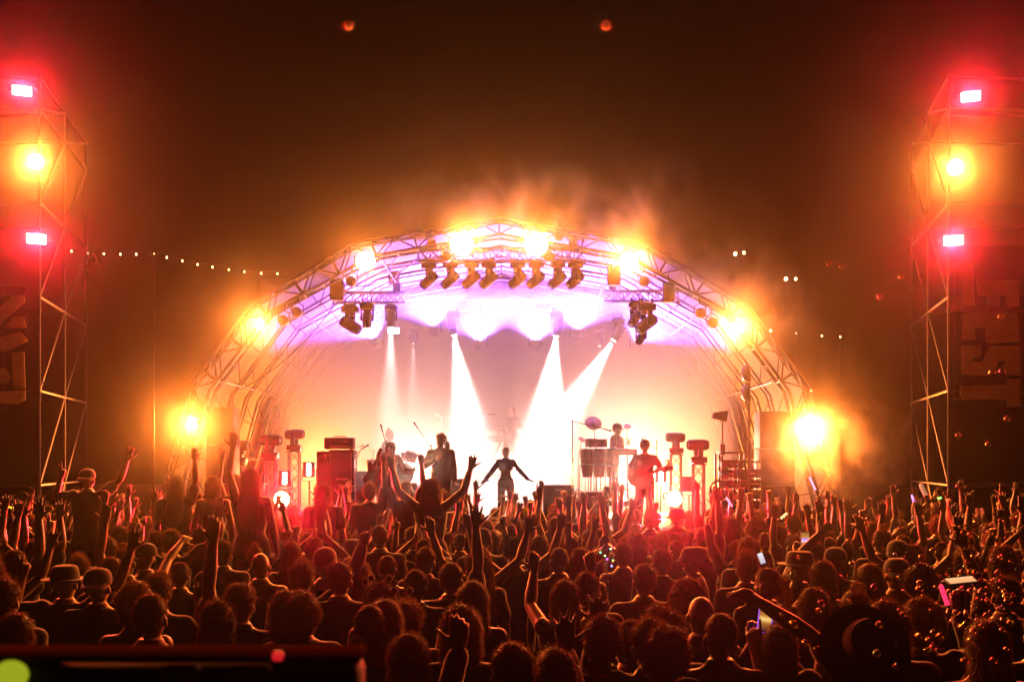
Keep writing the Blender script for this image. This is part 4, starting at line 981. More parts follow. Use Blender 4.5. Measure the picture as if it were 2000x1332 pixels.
def hat_mesh(style):
    b=MB(); M=Matrix.Translation((0,-.01,.045))@Matrix.Scale(1.2,4,(0,1,0))
    if style=='cap':
        b.lathe([(.088,-.02),(.0945,.0),(.095,.018),(.0915,.04),(.083,.06),(.070,.076),(.052,.088),(.03,.095),(.008,.097)],26,M); b.ball((0,-.01,.14),.008,8,6)
        v=[]; n=12
        for s_ in(0,1):
            for r_ in(.0,1.0):
                for i in range(n+1):
                    a=math.pi*i/n; v.append(Vector((math.cos(a)*.084,.055+math.sin(a)*(.05+.075*r_),.035-.018*r_*1.0-.012*abs(math.cos(a))*r_+s_*.008)))
        f=[]; q=n+1
        for i in range(n): f+= [(i,i+1,q+i+1,q+i),(2*q+i,3*q+i,3*q+i+1,2*q+i+1),(q+i,q+i+1,3*q+i+1,3*q+i)]
        b.add(v,f)
    elif style=='cap_back':
        b=MB(); 
        me=hat_mesh('cap'); me.transform(Matrix.Rotation(math.pi,4,'Z')); me.transform(Matrix.Translation((0,-.02,0))); me.name='hat_cap_back'; return me
    elif style=='bucket': b.lathe([(.135,-.05),(.133,-.043),(.108,-.004),(.102,.02),(.097,.045),(.086,.066),(.06,.080),(.01,.084)],30,M); 
    elif style=='fedora': b.lathe([(.085,-.012),(.125,-.022),(.155,-.012),(.157,-.006),(.125,-.012),(.101,-.004),(.097,.012),(.095,.04),(.088,.066),(.078,.082),(.06,.090),(.03,.082),(.01,.076)],36,M)
    elif style=='sunhat': b.lathe([(.085,-.012),(.12,-.016),(.165,-.03),(.167,-.024),(.12,-.006),(.098,.0),(.096,.04),(.08,.085),(.045,.10),(.01,.102)],44,Matrix.Translation((0,-.06,.03))@Matrix.Rotation(R(62),4,'X')@Matrix.Scale(1.1,4,(0,1,0)))
    elif style=='beanie': b.lathe([(.092,-.035),(.100,-.03),(.101,.0),(.097,.004),(.098,.035),(.088,.075),(.055,.105),(.01,.118)],28,M)
    elif style=='hood':
        b.loft([[Vector((rx*math.cos(t),cy+ry*math.sin(t),z)) for t in [2*math.pi*k/24 for k in range(24)]] for z,rx,ry,cy in [(-.19,.115,.085,-.02),(-.14,.104,.098,-.03),(-.07,.104,.106,-.03),(.02,.112,.118,-.025),(.09,.098,.108,-.03),(.13,.06,.07,-.035),(.145,.02,.02,-.04)]])
    elif style=='fluffy':   # furry animal-ear hat
        b.lathe([(.105,-.05),(.118,-.02),(.118,.03),(.10,.08),(.06,.105),(.01,.11)],24,M)
        for s in(-1,1): b.tube([(s*.06,-.02,.12),(s*.09,-.02,.19),(s*.10,-.02,.22)],[.04,.028,.006],10)
        me=remesh(b,'hat_fluffy',.011,1); rng=random.Random(4); sb=MB(); strands(sb,surf_pts(me,rng,2200),rng,.035,.9,.1,.0013)
        bm=bmesh.new(); bm.from_mesh(me); s2=sb.mesh('s',[],True,False); bm.from_mesh(s2); bm.to_mesh(me); bm.free(); bpy.data.meshes.remove(s2); return me
    return b.mesh('hat_'+style,[],True)
HAIRC={};HATC={}
def get_hair(st,seed=1):
    k=(st,seed)
    if k not in HAIRC: HAIRC[k]=hair_mesh(st,seed); HAIRC[k].materials.append(HAIRM['dark'])
    return HAIRC[k]
def get_hat(st):
    if st not in HATC: HATC[st]=hat_mesh(st); HATC[st].materials.clear(); HATC[st].materials.append(HATM['black'])
    return HATC[st]
def own(o,m):
    if not o.data.materials: o.data.materials.append(m)
    o.material_slots[0].link='OBJECT'; o.material_slots[0].material=m
VAR={}
def variant(key,**k):
    if key not in VAR: VAR[key]=person_meshes(key,**k)
    return VAR[key]
def person(label,var,loc,rz=0,sc=1,skin=0,hair=None,hseed=1,hcol='dark',hat=None,hatcol='black',shirt='black',pants='denim',group=None):
    """a body mesh that carries hair, hat and clothing as its children"""
    v=VAR[var]; o=link('person',v['body'],None,loc,(0,0,rz)); o.scale=(sc,sc,sc); own(o,SKINS[skin])
    tag(o,label,'person',group)
    HMx=v['HM']
    if 'shirt' in v: own(link('shirt',v['shirt'],o),CLOTHS[shirt])
    own(link('trousers',v['trousers'],o),CLOTHS[pants])
    if hair: h=link('hair',get_hair(hair,hseed),o); h.matrix_local=HMx; own(h,HAIRM[hcol])
    if hat: h=link('hood' if hat=='hood' else 'hat',get_hat(hat),o); h.matrix_local=HMx; own(h,HATM[hatcol])
    return o
# ------------------------------------------------------------------ performers (facing the crowd)
variant('singer',L='low',Rr='micdown',fem=True,top='crop',legs='stride')
variant('jacket_man',L='down',Rr='chest',top='long',yaw=-25)
variant('guitarist',L='fret',Rr='strum',lean=30,pitch=-18,top='long')
variant('bassist',L='fret',Rr='strum',lean=6,pitch=-14,top='tee')
variant('drummer',L='drum',Rr='drum',lean=22,pitch=-14,top='tee',legs='sit')
variant('key_player',L='keys',Rr='keys',lean=14,pitch=-20,top='long',fem=True)
variant('conga_player',L='drum',Rr='drum',lean=10,pitch=-6,top='tee')
def hand_world(o,var,s): 
    v=VAR[var][s]; M=Matrix.LocRotScale(o.location,o.rotation_euler,o.scale); return M@v[0],(M.to_3x3()@v[1]).normalized(),(M.to_3x3()@v[2]).normalized()
sg=person('woman-shaped singer in a dark cropped top holding her arms out low, microphone in hand'.replace('woman-shaped singer','singer'),'singer',D_(988,26),math.pi,.945,0,hair='ponytail',hcol='dark',shirt='navy',pants='plum')
w_,d_,n_=hand_world(sg,'singer','R'); t=thing('microphone','wireless microphone in the hand of the singer','microphone',w_+d_*.075+n_*.02)
ax=Vector((.45,-.3,.22)).normalized(); q=MB(); q.tube([-ax*.08,ax*.1],[.013,.018],10); q.build('handle',BLACK,t); MB().ball(ax*.125,.028,12,8).build('grille_ball',STEEL,t)
jm=person('person in a loose dark jacket standing at the stage lip, one hand at the chest','jacket_man',D_(861,21.9),math.pi,1.07,0,hair='messy',hseed=5,hcol='brown',shirt='olive',pants='grey')
gt=person('person bent low over a guitar in a red long-sleeved top','guitarist',D_(752,23.2),math.pi+R(28),1.03,0,hair='bob',hseed=3,hcol='blond',shirt='red',pants='grey')
bs=person('person in a beanie playing bass beside the red stage lamp','bassist',D_(1259,22.4),math.pi,1.0,0,hat='beanie',shirt='black',pants='black')
dr=person('person with a hair bun drumming in profile behind the bass drum','drummer',D_(744,28.0,ZDR-.33),R(-90),1.0,0,hair='bun',hseed=2,hcol='brown',shirt='grey',pants='black')
kp=person('long-haired person bent over keyboards in the haze at the rear','key_player',D_(997,30.7,ZK),math.pi+R(25),1.0,0,hair='long',hseed=9,hcol='brown',shirt='grey',pants='black')
cp=person('person in a peaked cap playing the conga drums','conga_player',D_(1198,27.3,ZP),math.pi+R(62),1.04,0,hair='messy',hseed=6,hcol='brown',hat='cap',hatcol='tan',shirt='red',pants='black')
t=thing('drum_stool','round stool under the drummer','stool',D_(744,28.0,ZDR)); MB().lathe([(.16,.38),(.17,.40),(.165,.45),(.01,.455)],20).build('seat',TOLEX,t); q=MB(); q.tube([(0,0,.1),(0,0,.38)],.02,8); tripod(q,0,0,0,.25,.2); q.build('leg',CHROME,t)
STICKM=mat('maple_stick',(.55,.38,.2),.5,0,.1,20)
for s,l in(('L','drumstick in the far hand of the drummer'),('R','drumstick in the near hand of the drummer')):
    w_,d_,n_=hand_world(dr,'drummer',s); p=w_+d_*.07; e=p+Vector((.38,-.03,.10 if s=='R' else .03)); o=MB().tube([p-Vector((.05,0,0)),e],[.011,.006],8).build('drumstick',STICKM); tag(o,l,'drumstick')
def guitar(label,c,tip,face,bodycol,sc=1.0,headcol=None):
    c=Vector(c); tip=Vector(tip); u=(tip-c).normalized(); f=Vector(face); f=(f-u*f.dot(u)).normalized(); s=u.cross(f)
    M=Matrix((s,u,f)).transposed().to_4x4(); t=thing('guitar',label,'guitar',c); t.rotation_mode='QUATERNION'; t.rotation_quaternion=M.to_quaternion()
    pl=[(.0,-.20),(.10,-.19),(.165,-.11),(.16,-.02),(.11,.05),(.115,.11),(.155,.19),(.13,.235),(.07,.19),(.03,.15),(-.03,.15),(-.07,.21),(-.125,.26),(-.155,.21),(-.118,.10),(-.112,.04),(-.165,-.04),(-.165,-.13),(-.10,-.19)]
    L=(tip-c).length/sc
    b=MB().prism([(x,y) for x,y in pl],.045,Matrix.Translation((0,0,-.022))).build('body',mat('guitar_'+bodycol[0],bodycol[1],.25,0,.08,6),t)
    MB().box((0,.15+(L-.33)/2,.018),(.05,L-.3,.03),bev=.008).build('neck',mat('maple_neck',(.35,.20,.09),.4,0,.15,14),t)
    MB().prism([(-.03,0),(.03,0),(.045,.05),(.05,.17),(-.01,.19),(-.035,.06)],.018,Matrix.Translation((0,L-.19,.01))).build('headstock',mat('guitar_'+(headcol or bodycol)[0],(headcol or bodycol)[1],.25,0,.08,6),t)
    MB().box((0,-.08,.03),(.08,.04,.018),bev=.004).build('bridge',CHROME,t)
    for y in(-.02,.07): MB().box((0,y,.027),(.08,.025,.014),bev=.003).build('pickup',BLACK,t)
    pg=MB()
    for i in range(4): pg.lathe([(.008,0),(.008,.02),(.012,.024),(.004,.03)],8,Matrix.Translation((.055,L-.15+i*.035,.02)))
    pg.build('tuning_peg',CHROME,t)
    ss=MB()
    for i in range(4): ss.tube([(-.018+i*.012,-.08,.040),(-.018+i*.012,L-.15,.038)],.0012,4)
    ss.build('string',CHROME,t)
    t.scale=(sc,sc,sc); return t
guitar('guitar with chrome fittings held almost upright by the bent red-topped player',P(727,931,22.85),P(744,874,22.75),(-.3,-1,.1),('wine',(.2,.05,.05)),1.05)
guitar('dark bass guitar slung level on the person in the beanie',P(1249,929,22.1),P(1316,911,21.95),(0,-1,.1),('blackgloss',(.015,.015,.017)),1.15)
guitar('white guitar slung across the back of the person in the dark jacket',P(868,922,22.25),P(877,862,22.2),(0,1,0),('whitegloss',(.75,.73,.7)),1.2)
# ------------------------------------------------------------------ crowd
def vs(k,**a): variant(k,**a)
vs('calm',top='tee'); vs('calm_f',top='tank',fem=True); vs('calm_long',top='long'); vs('calm_turn',top='tee',yaw=35); vs('calm_tilt',top='long',yaw=-30,pitch=-8,fem=True); vs('calm_bare',top='tank')
vs('both_up',L='up',Rr='up',top='tee'); vs('both_out',L='upout',Rr='upout',top='tank',fem=True,hl='relaxed'); vs('both_bent',L='bent',Rr='upout',top='tee',hl='peace')
vs('right_up',Rr='up',top='tee'); vs('left_up',L='up',top='tank',fem=True,hl='flat'); vs('right_straight',Rr='straight',top='tee',hr='open'); vs('left_straight',L='straight',top='tee',hl='relaxed')
vs('right_fist',Rr='fist',L='down',top='tee'); vs('left_point',L='point',top='long'); vs('right_peace',Rr='peace',top='tank',fem=True); vs('left_horn',L='horn',Rr='upfwd',top='tee')
vs('hold_r',Rr='hold',top='tee'); vs('hold_peace',L='hold',top='tee',hl='peace'); vs('hold_both',L='hold2',Rr='hold2',top='long',hl='relaxed'); vs('hold_long',L='hold2',top='long'); vs('hold_point',Rr='hold',top='tank',hr='point'); vs('hold_grip',Rr='hold2',top='long',hr='grip')
vs('rider_bent',L='bent',Rr='over',top='tee',hl='point')
vs('clap',L='clap',Rr='clap',top='tee'); vs('phone',L='phone',Rr='phone',top='tee',pitch=4); vs('phone_one',Rr='phone',top='long',hr='grip'); vs('arms_fwd',L='upfwd',Rr='upfwd',top='tank',fem=True)
vs('left_over',L='over',Rr='down',top='tee'); vs('right_across',Rr='across',L='down',top='tank',yaw=-10); vs('left_across',L='across',top='tee',yaw=10); vs('left_long',L='straight',top='long',hl='open'); vs('right_long',Rr='upout',top='long',hr='point')
GRP='festival crowd'
OCC=[]; CUST=[]
def at(px,py,sc=1.0,z=0,D=None):
    D=D or F*(HC-1.62*sc-z)/(py-YH); return D
def cr(px,py,var,label,hair=None,hat=None,hcol='dark',hatcol='black',shirt='black',skin=0,sc=1.0,rz=0,nick=None,D=None,z=0,hseed=1):
    D=at(px,py,sc,z,D); zz=z if D is None or z else 0
    if z=='fit': zz=HC-(py-YH)/F*D-1.62*sc
    o=person(label,var,(*G(px,D)[:2],zz),R(rz),sc,skin,hair,hseed,hcol,hat,hatcol,shirt,'denim',GRP); OCC.append((o.location.x,D)); CUST.append((px,py,D,nick)); return o
def shoulders(px,py,D,var,label,**k):   # a rider on someone's shoulders: the head is lifted
    sc=k.pop('sc',.95); z=HC-(py-YH)/F*D-1.62*sc; o=person(label,var,(*G(px,D)[:2],z),R(k.pop('rz',0)),sc,k.pop('skin',0),k.get('hair'),k.get('hseed',1),k.get('hcol','dark'),k.get('hat'),k.get('hatcol','black'),k.get('shirt','black'),'denim',GRP); OCC.append((o.location.x,D)); CUST.append((px,py,D,k.get('nick'))); return o
# nearest rows, read off from the photograph left to right
cr(8,1175,'calm','tall-haired person at the amp-side edge of the crowd, cropped by the picture edge',hair='messy',hseed=2,sc=1.03)
cr(32,1245,'calm_f','person with smooth long dark hair low in the corner behind the lit green panel',hair='long',sc=.97,hseed=2)
cr(128,1140,'both_bent','person in a brimmed dark hat with hands raised, amp-side corner',hat='fedora',sc=1.0,nick='the person in the brimmed dark hat',shirt='grey')
cr(104,1080,'calm_f','person with piled-up messy hair behind the brimmed dark hat',hair='updo',hseed=3)
cr(192,1148,'calm','person in a dark cap beside the brimmed dark hat',hat='cap_back',shirt='navy')
cr(216,1120,'calm_turn','person with short hair just behind the dark cap near the brimmed hat',hair='short',hseed=3)
cr(284,1090,'right_across','person in a cap with an arm stretched out sideways, below the festoon bulbs',hat='cap',rz=55,shirt='olive',nick='the person in a cap with an arm stretched out')
cr(288,1027,'calm_f','person with long glowing hair in the middle rows below the festoon bulbs',hair='long',hcol='brown',nick='the person with long glowing hair')
cr(233,1050,'left_straight','long-haired person with a straight raised arm, middle rows below the festoon bulbs',hair='wavy',hcol='brown')
cr(211,1077,'calm','person with a rounded bob standing between the cap and the brimmed hat',hair='bob',hcol='brown',hseed=2)
cr(295,1208,'calm_bare','broad person with short thick hair behind the dark desk, bare nape showing',hair='short',hseed=4,sc=1.02,shirt='rust',nick='the broad short-haired person by the desk')
cr(266,1188,'calm_f','curly-haired person tucked behind the broad person by the desk',hair='curly',hcol='brown',sc=1.0)
cr(310,1160,'hold_r','person holding an open hand up in front of another head, near the desk',hair='quiff',hcol='brown',skin=1,sc=.98)
cr(425,1217,'calm_f','person with long wavy hair half hidden beside a tall raised arm',hair='wavy',hcol='brown',sc=.96)
cr(470,1190,'left_straight','person reaching one bare arm straight up between desk and amp stack',hair='messy',hseed=7,shirt='black',sc=1.0,D=6.9,nick='the tall bare raised arm near the desk')
cr(436,1084,'calm','person with tousled short hair lit red on one side, below the red lamp',hair='messy',hseed=3,sc=1.0,shirt='rust',nick='the tousled red-lit head')
cr(310,1062,'calm_f','person with a hair band and lifted hair, middle rows below the festoon bulbs',hair='updo',hcol='brown')
cr(30,1060,'right_straight','person with one bare arm stretched up along the amp-side picture edge',hair='short',skin=1,D=9.6)
cr(70,1055,'both_up','person with both hands spread high near the amp-side picture edge',hair='short',hseed=2,D=10.8)
cr(245,1068,'left_up','person in a tank top raising a flat hand in front of the long glowing hair',hair='bun',D=9.8)
cr(509,1106,'calm_bare','bald person with a red-lit crown below the red lamp on the amp side',sc=1.0,skin=1,nick='the bald red-lit head')
cr(499,1060,'calm','person in a beanie below the red lamp on the amp side',hat='beanie',hatcol='navy')
cr(569,1084,'calm_f','long-haired person glowing red at the edge below the amp-side red lamp',hair='long',hcol='auburn',hseed=3)
cr(601,1062,'calm','person with cropped round hair just below the amp-side red lamp',hair='crop',hcol='brown')
cr(615,1068,'clap','person with both arms joined overhead below the amp stack',hair='short',skin=1,D=11.2,nick='the arms joined overhead')
cr(635,1105,'calm_bare','person in a pale-edged knit cap below the amp stack',hat='beanie',hatcol='red')
cr(590,1125,'right_long','person pointing a long sleeved arm up across the red-lit rows',hair='quiff',shirt='black',D=8.4)
cr(664,1134,'calm','person with short back-combed hair and wide shoulders below the amp stack',hair='short',hseed=6,sc=1.02,nick='the wide-shouldered head below the amp stack')
cr(697,1128,'calm_f','person with fair wavy hair beside the wide-shouldered head below the amp stack',hair='wavy',hcol='blond',hseed=4)
cr(742,1050,'calm','tall person with close-cut hair standing clear of the rows below the drums',hair='crop',sc=1.06,shirt='grey',nick='the tall close-cut head below the drums')
cr(779,1020,'calm_f','person with very long wavy hair below the bass drum',hair='wavy',hcol='brown',sc=1.02)
cr(816,1017,'calm','person in a pink fluffy wig below the man in the dark jacket'.replace('man','person'),hair='afro',hcol='pink',sc=.97,nick='the pink wig')
cr(847,1032,'calm_f','person with fluffy fair hair glowing all round, beside the pink wig',hair='bob',hcol='blond',hseed=5,sc=1.0,nick='the glowing fair bob')
cr(757,1112,'calm_bare','person with a shaved nape and clear ears two rows below the drums',hair='crop',hcol='brown',sc=.98)
cr(808,1056,'calm','person in a knit hat close below the glowing fair bob',hat='beanie',hatcol='tan')
cr(831,1098,'calm','person wearing a headband over short hair below the glowing fair bob',hair='short',hseed=8)
cr(812,1147,'calm_long','person with thick straight hair below the knit hat under the fair bob',hair='short',hseed=9,sc=.98)
deely=cr(745,1178,'calm_f','person with bobbing ball antennae on a headband',hair='wavy',hcol='blond',hseed=2,sc=.97,nick='the bobbing ball antennae')
cr(723,1226,'calm_bare','person with a close buzz cut and protruding ears in the nearest row, beside the desk',hair='crop',hcol='dark',hseed=3,sc=1.0,shirt='black',nick='the close buzz cut beside the desk')
cr(752,1218,'calm_f','person with long fair hair just behind the close buzz cut',hair='long',hcol='blond',sc=1.0,hseed=5)
cr(793,1217,'calm','person with a sparkling hair clip behind the close buzz cut',hair='updo',hcol='brown',sc=.97)
cr(799,1293,'calm_f','round-haired person at the bottom edge near the close buzz cut',hair='bob',hcol='brown',hseed=6,sc=.97)
cr(560,1196,'calm_f','person with smooth dark hair and a bare shoulder above the desk edge',hair='bob',hseed=7,sc=.98)
cr(590,1205,'hold_peace','person with two lifted fingers and a wrist band above the desk',hair='curly',hcol='brown',sc=.97,nick='the two lifted fingers above the desk')
cr(900,1235,'calm_long','person with large smooth rounded dark hair in the nearest row at the centre',hair='bob',hseed=12,sc=1.02,nick='the large rounded dark hair')
cr(881,1108,'right_straight','person with one bare arm reaching high, centre, beside the headphones',hair='short',skin=1,hseed=2,D=8.4,nick='the bare arm reaching high')
cr(923,1176,'calm_f','person with long brown hair above the large rounded dark hair',hair='long',hcol='brown',hseed=6)
cr(1092,1096,'calm_bare','person with close-cut hair, neat ears and a bead necklace, centre',hair='crop',hseed=5,shirt='grey',nick='the neat close-cut head at the centre')
cr(1134,1100,'calm_f','person with straight long hair beside the neat close-cut head',hair='long',hseed=7)
cr(1173,1055,'left_straight','person stretching an arm up beside a lit clear balloon',hair='short',hcol='brown')
cr(1024,1020,'calm','person in a yellow-green fluffy wig below the singer',hair='afro',hcol='lime',sc=1.0,nick='the yellow-green wig')
cr(1005,1083,'both_out','person in a furry animal-ear hat with both arms up, below the yellow-green wig',hat='fluffy',sc=1.0,nick='the furry animal-ear hat')
cr(1053,1072,'calm_f','person with smooth long hair between furry hat and yellow-green wig',hair='long',hseed=8,hcol='brown')
cr(1103,1170,'arms_fwd','person with long fair hair and bare shoulders, hands up in front, centre',hair='long',hcol='blond',hseed=9,sc=.98,nick='the long fair hair with bare shoulders')
cr(1146,1154,'calm','person with short soft hair behind the long fair hair at the centre',hair='short',hseed=10)
cr(1270,1240,'hold_long','person in a loose sleeve holding an open hand high, nearest rows at the centre',hair='messy',hseed=9,D=5.4,shirt='grey',nick='the loose sleeve with an open hand')
cr(1258,1136,'calm','person with a neat round haircut below the bassist',hair='short',hseed=11,sc=1.0,nick='the neat round haircut below the bassist')
cr(1175,1215,'hold_r','person with a spread hand raised before the neat round haircut',hair='messy',hseed=8,D=5.5,skin=1)
cr(1000,1300,'hold_both','person with both hands blurred close to the camera at the centre',hair='short',hseed=3,D=4.7)
cr(1085,1325,'calm_f','fair-haired head cut by the bottom edge at the centre',hair='long',hcol='blond',hseed=3,sc=.98)
cr(1228,1258,'calm_tilt','person seen in profile in the nearest rows below the bassist',hair='short',hseed=12,rz=60,sc=.98)
cr(1217,1086,'calm_f','person with tied-up hair beside the lit clear balloon',hair='bun',hcol='brown')
cr(1292,1100,'calm','person with short hair and an earring catching light, below the bassist',hair='short',hseed=13)
cr(1354,1096,'calm_turn','person in a bucket hat turned sideways below the red lamp on the bass side',hat='bucket',rz=70,nick='the bucket hat')
cr(1245,1070,'calm_f','person with long wavy hair edged red below the bassist',hair='wavy',hcol='auburn',hseed=6)
cr(1461,1080,'calm','person with a halo of brightly lit curls on the bass side',hair='curly',hcol='blond',hseed=3,nick='the halo of lit curls')
cr(1457,1112,'calm','person with combed hair directly below the halo of lit curls',hair='quiff',hcol='brown',hseed=3)
cr(1560,1110,'calm_bare','person in a curled-brim western hat with bare shoulders on the bass side',hat='fedora',hatcol='tan',sc=1.02,rz=30,nick='the western hat')
cr(1631,1100,'left_over','person in a cap with a bent arm over the head, beside the western hat',hat='cap',hatcol='navy')
cr(1589,1188,'calm_f','person with a long smooth bob below the western hat',hair='long',hseed=10,sc=.98,nick='the long bob below the western hat')
cr(1606,1130,'calm_f','person with a rounded bob directly beside the western hat',hair='bob',hseed=8)
cr(1343,1180,'calm','person with dense round hair behind the shaved crown below the bassist',hair='curly',hseed=4)
cr(1369,1203,'calm_bare','person with a shaved lit crown in the near rows below the bassist',sc=1.0,skin=1,nick='the shaved lit crown')
cr(1407,1245,'hold_point','person with a fine buzz cut and earrings, fingers raised in front',hair='crop',hcol='brown',hseed=4,sc=1.0,nick='the fine buzz cut with earrings')
cr(1300,1285,'calm','person with thick springy curls at the bottom edge below the bassist',hair='curly',hcol='brown',hseed=5,sc=.98)
cr(1297,1240,'calm_turn','person with a short fringe turned aside above the springy curls',hair='quiff',hseed=4,sc=.98)
cr(1730,1300,'left_across','person with a thick bare arm raised close to the camera, bass side',hair='bob',hseed=9,D=5.5,sc=1.04,skin=1,nick='the thick bare arm')
ph1=cr(1592,1085,'phone','person filming with a bright phone held upright, beyond the western hat',hair='short',hseed=14,hcol='brown')
ph2=cr(1522,1268,'phone','person filming with a violet-edged phone in the near rows on the bass side',hair='bob',hseed=10,sc=.93)
cr(1753,1088,'calm','person in a smooth knit cap among the soap bubbles, bass side',hat='beanie',nick='the smooth knit cap among bubbles')
cr(1750,1125,'calm_bare','person in a squared dark cap directly below the smooth knit cap',hat='cap_back')
cr(1698,1135,'calm_f','person with long lit hair beside the squared dark cap among bubbles',hair='long',hcol='blond',hseed=11)
cr(1785,1090,'both_out','person with both arms up behind the squared dark cap among bubbles',hair='ponytail',hcol='brown')
cr(1798,1142,'calm','person with fuzzy lit curls among the bubbles on the bass side',hair='curly',hcol='auburn',hseed=6)
cr(1873,1052,'calm','person with short round hair in the middle rows below the bass-side tower',hair='short',hseed=15,hcol='brown')
cr(1885,1096,'calm_f','person with long lit hair in the middle rows below the bass-side tower',hair='wavy',hcol='blond',hseed=7,nick='the long lit hair below the tower')
cr(1957,1100,'calm_f','person with a mass of loose curls near the bass-side picture edge',hair='wavy',hcol='brown',hseed=8,sc=1.04,nick='the mass of loose curls')
cr(1931,1045,'both_up','person with both arms raised below the bass-side banner',hair='short',hseed=16)
cr(1925,1265,'calm_f','person with long fair hair in the nearest row at the bass-side corner',hair='long',hcol='blond',hseed=12,sc=1.0,nick='the long fair hair in the corner')
ph3=cr(1800,1235,'hold_grip','person holding a phone level overhead on the bass side',hair='curly',hcol='brown',hseed=7,D=6.0,rz=-10)
cr(1669,1195,'calm_f','person wearing a flower band on the hair below the bubbles',hair='bun',hcol='brown',hseed=3)
cr(1962,1165,'calm','person in a dark jacket with turned collar at the bass-side edge',hair='messy',hseed=10,shirt='grey')
sun=cr(1683,1278,'calm_f','person under a very large round sun hat in the nearest row',hat='sunhat',sc=1.07,D=4.5,nick='the very large sun hat')
cr(2030,1240,'hold_peace','person with fingers raised at the bass-side bottom corner',hair='short',hseed=17,sc=.98)
# riders on shoulders, standing clear above the rows
shoulders(171,938,13.5,'both_bent','person in a pale-edged cap riding on shoulders by the amp-side tower',hat='cap_back',hatcol='tan',sc=1.0)
shoulders(345,950,13.4,'right_up','long-haired person on shoulders with one arm lifted, amp-side leg of the arch',hair='long',hcol='brown')
shoulders(417,950,13.8,'calm_f','person with smooth bright-edged hair on shoulders beside the amp-side speaker stack',hair='bob',hcol='blond')
shoulders(459,948,15,'left_up','person on shoulders with a bent arm, half hidden beside the truss totems',hair='updo')
shoulders(490,940,12.2,'left_up','broad long-haired person on shoulders right beside the amp-side red lamp',hair='long',sc=1.05,hseed=13)
shoulders(633,965,13.5,'calm','person with a small rounded head rising before the tall speaker cabinet',hair='long',hcol='brown',hseed=14)
shoulders(793,957,14.5,'both_up','close-cropped person on shoulders with both hands up before the bass drum',hair='crop',skin=2)
shoulders(841,958,13,'both_out','person with a great mane of hair on shoulders, arms spread, before the dark jacket',hair='wavy',hcol='auburn',sc=1.05,hseed=9)
shoulders(722,963,14.5,'right_straight','person on shoulders punching one arm up before the bent guitarist',hair='messy')
# fill the rows behind with people of their own
rng=random.Random(11)
HS=[('short','short-haired'),('crop','close-cropped'),('messy','tousled'),('long','long-haired'),('wavy','wavy-haired'),('bob','bob-haired'),('curly','curly-haired'),('bun','bun-haired'),('ponytail','ponytailed'),('quiff','quiffed'),('cap','capped'),('beanie','knit-capped'),('bucket','bucket-hatted'),('bald','shaven-headed'),('updo','pinned-haired'),('cap_back','backwards-capped'),('hood','hooded')]
HW=[10,8,8,9,7,7,4,4,5,4,2,2,1,2,3,2,1]
AR=[('calm','with arms down'),('calm_f','in a tank top'),('calm_long','in long sleeves'),('calm_turn','glancing aside'),('calm_bare','with bare shoulders'),('both_up','with both arms up'),('both_out','with arms spread high'),('both_bent','with both hands up'),('right_up','with the right hand up'),('left_up','with a flat left hand up'),('right_straight','with the right arm straight up'),('left_straight','with the left arm straight up'),('right_fist','with a raised fist'),('left_point','with a pointing finger up'),('right_peace','with two fingers up'),('left_horn','with horned fingers up'),('clap','clapping overhead'),('left_over','with an arm over the head'),('arms_fwd','with both hands forward'),('right_long','pointing with a sleeved arm')]
AWF=[3,3,3,3,3,9,8,7,5,5,6,6,4,4,3,3,5,2,4,4]; AWN=[9,9,7,5,7,3,3,2,3,3,2,2,1,1,1,1,2,1,2,1]
MARK=[(75,'the amp-side tower'),(190,'the hanging letter sign'),(270,'the festoon bulbs'),(375,'the amp-side leg of the arch'),(430,'the amp-side speaker stack'),(495,'the farthest truss totem'),(560,'the amp-side red lamp'),(632,'the flight case'),(667,'the tall speaker cabinet'),(712,'the combo amplifier'),(750,'the bent guitarist'),(790,'the bass drum'),(862,'the dark jacket on stage'),(900,'the bass cabinet'),(950,'the amp-side keyboards'),(988,'the singer'),(1049,'the empty microphone stand'),(1092,'the wide grey cabinet'),(1150,'the conga drums'),(1226,'the percussion tray'),(1260,'the bassist'),(1317,'the bass-side red lamp'),(1364,'the bass-side totems'),(1430,'the equipment rack'),(1500,'the bass-side speaker stack'),(1580,'the lowest bass-side amber lamp'),(1680,'the drifting bass-side smoke'),(1780,'the rearmost tower post'),(1850,'the bass-side tower'),(1940,'the bass-side banner')]
NICKS=[(a,b,d,n) for a,b,d,n in CUST if n]
used=set(); nfill=0; tries=0
TARGET=312-len(CUST)-7
zone=[]
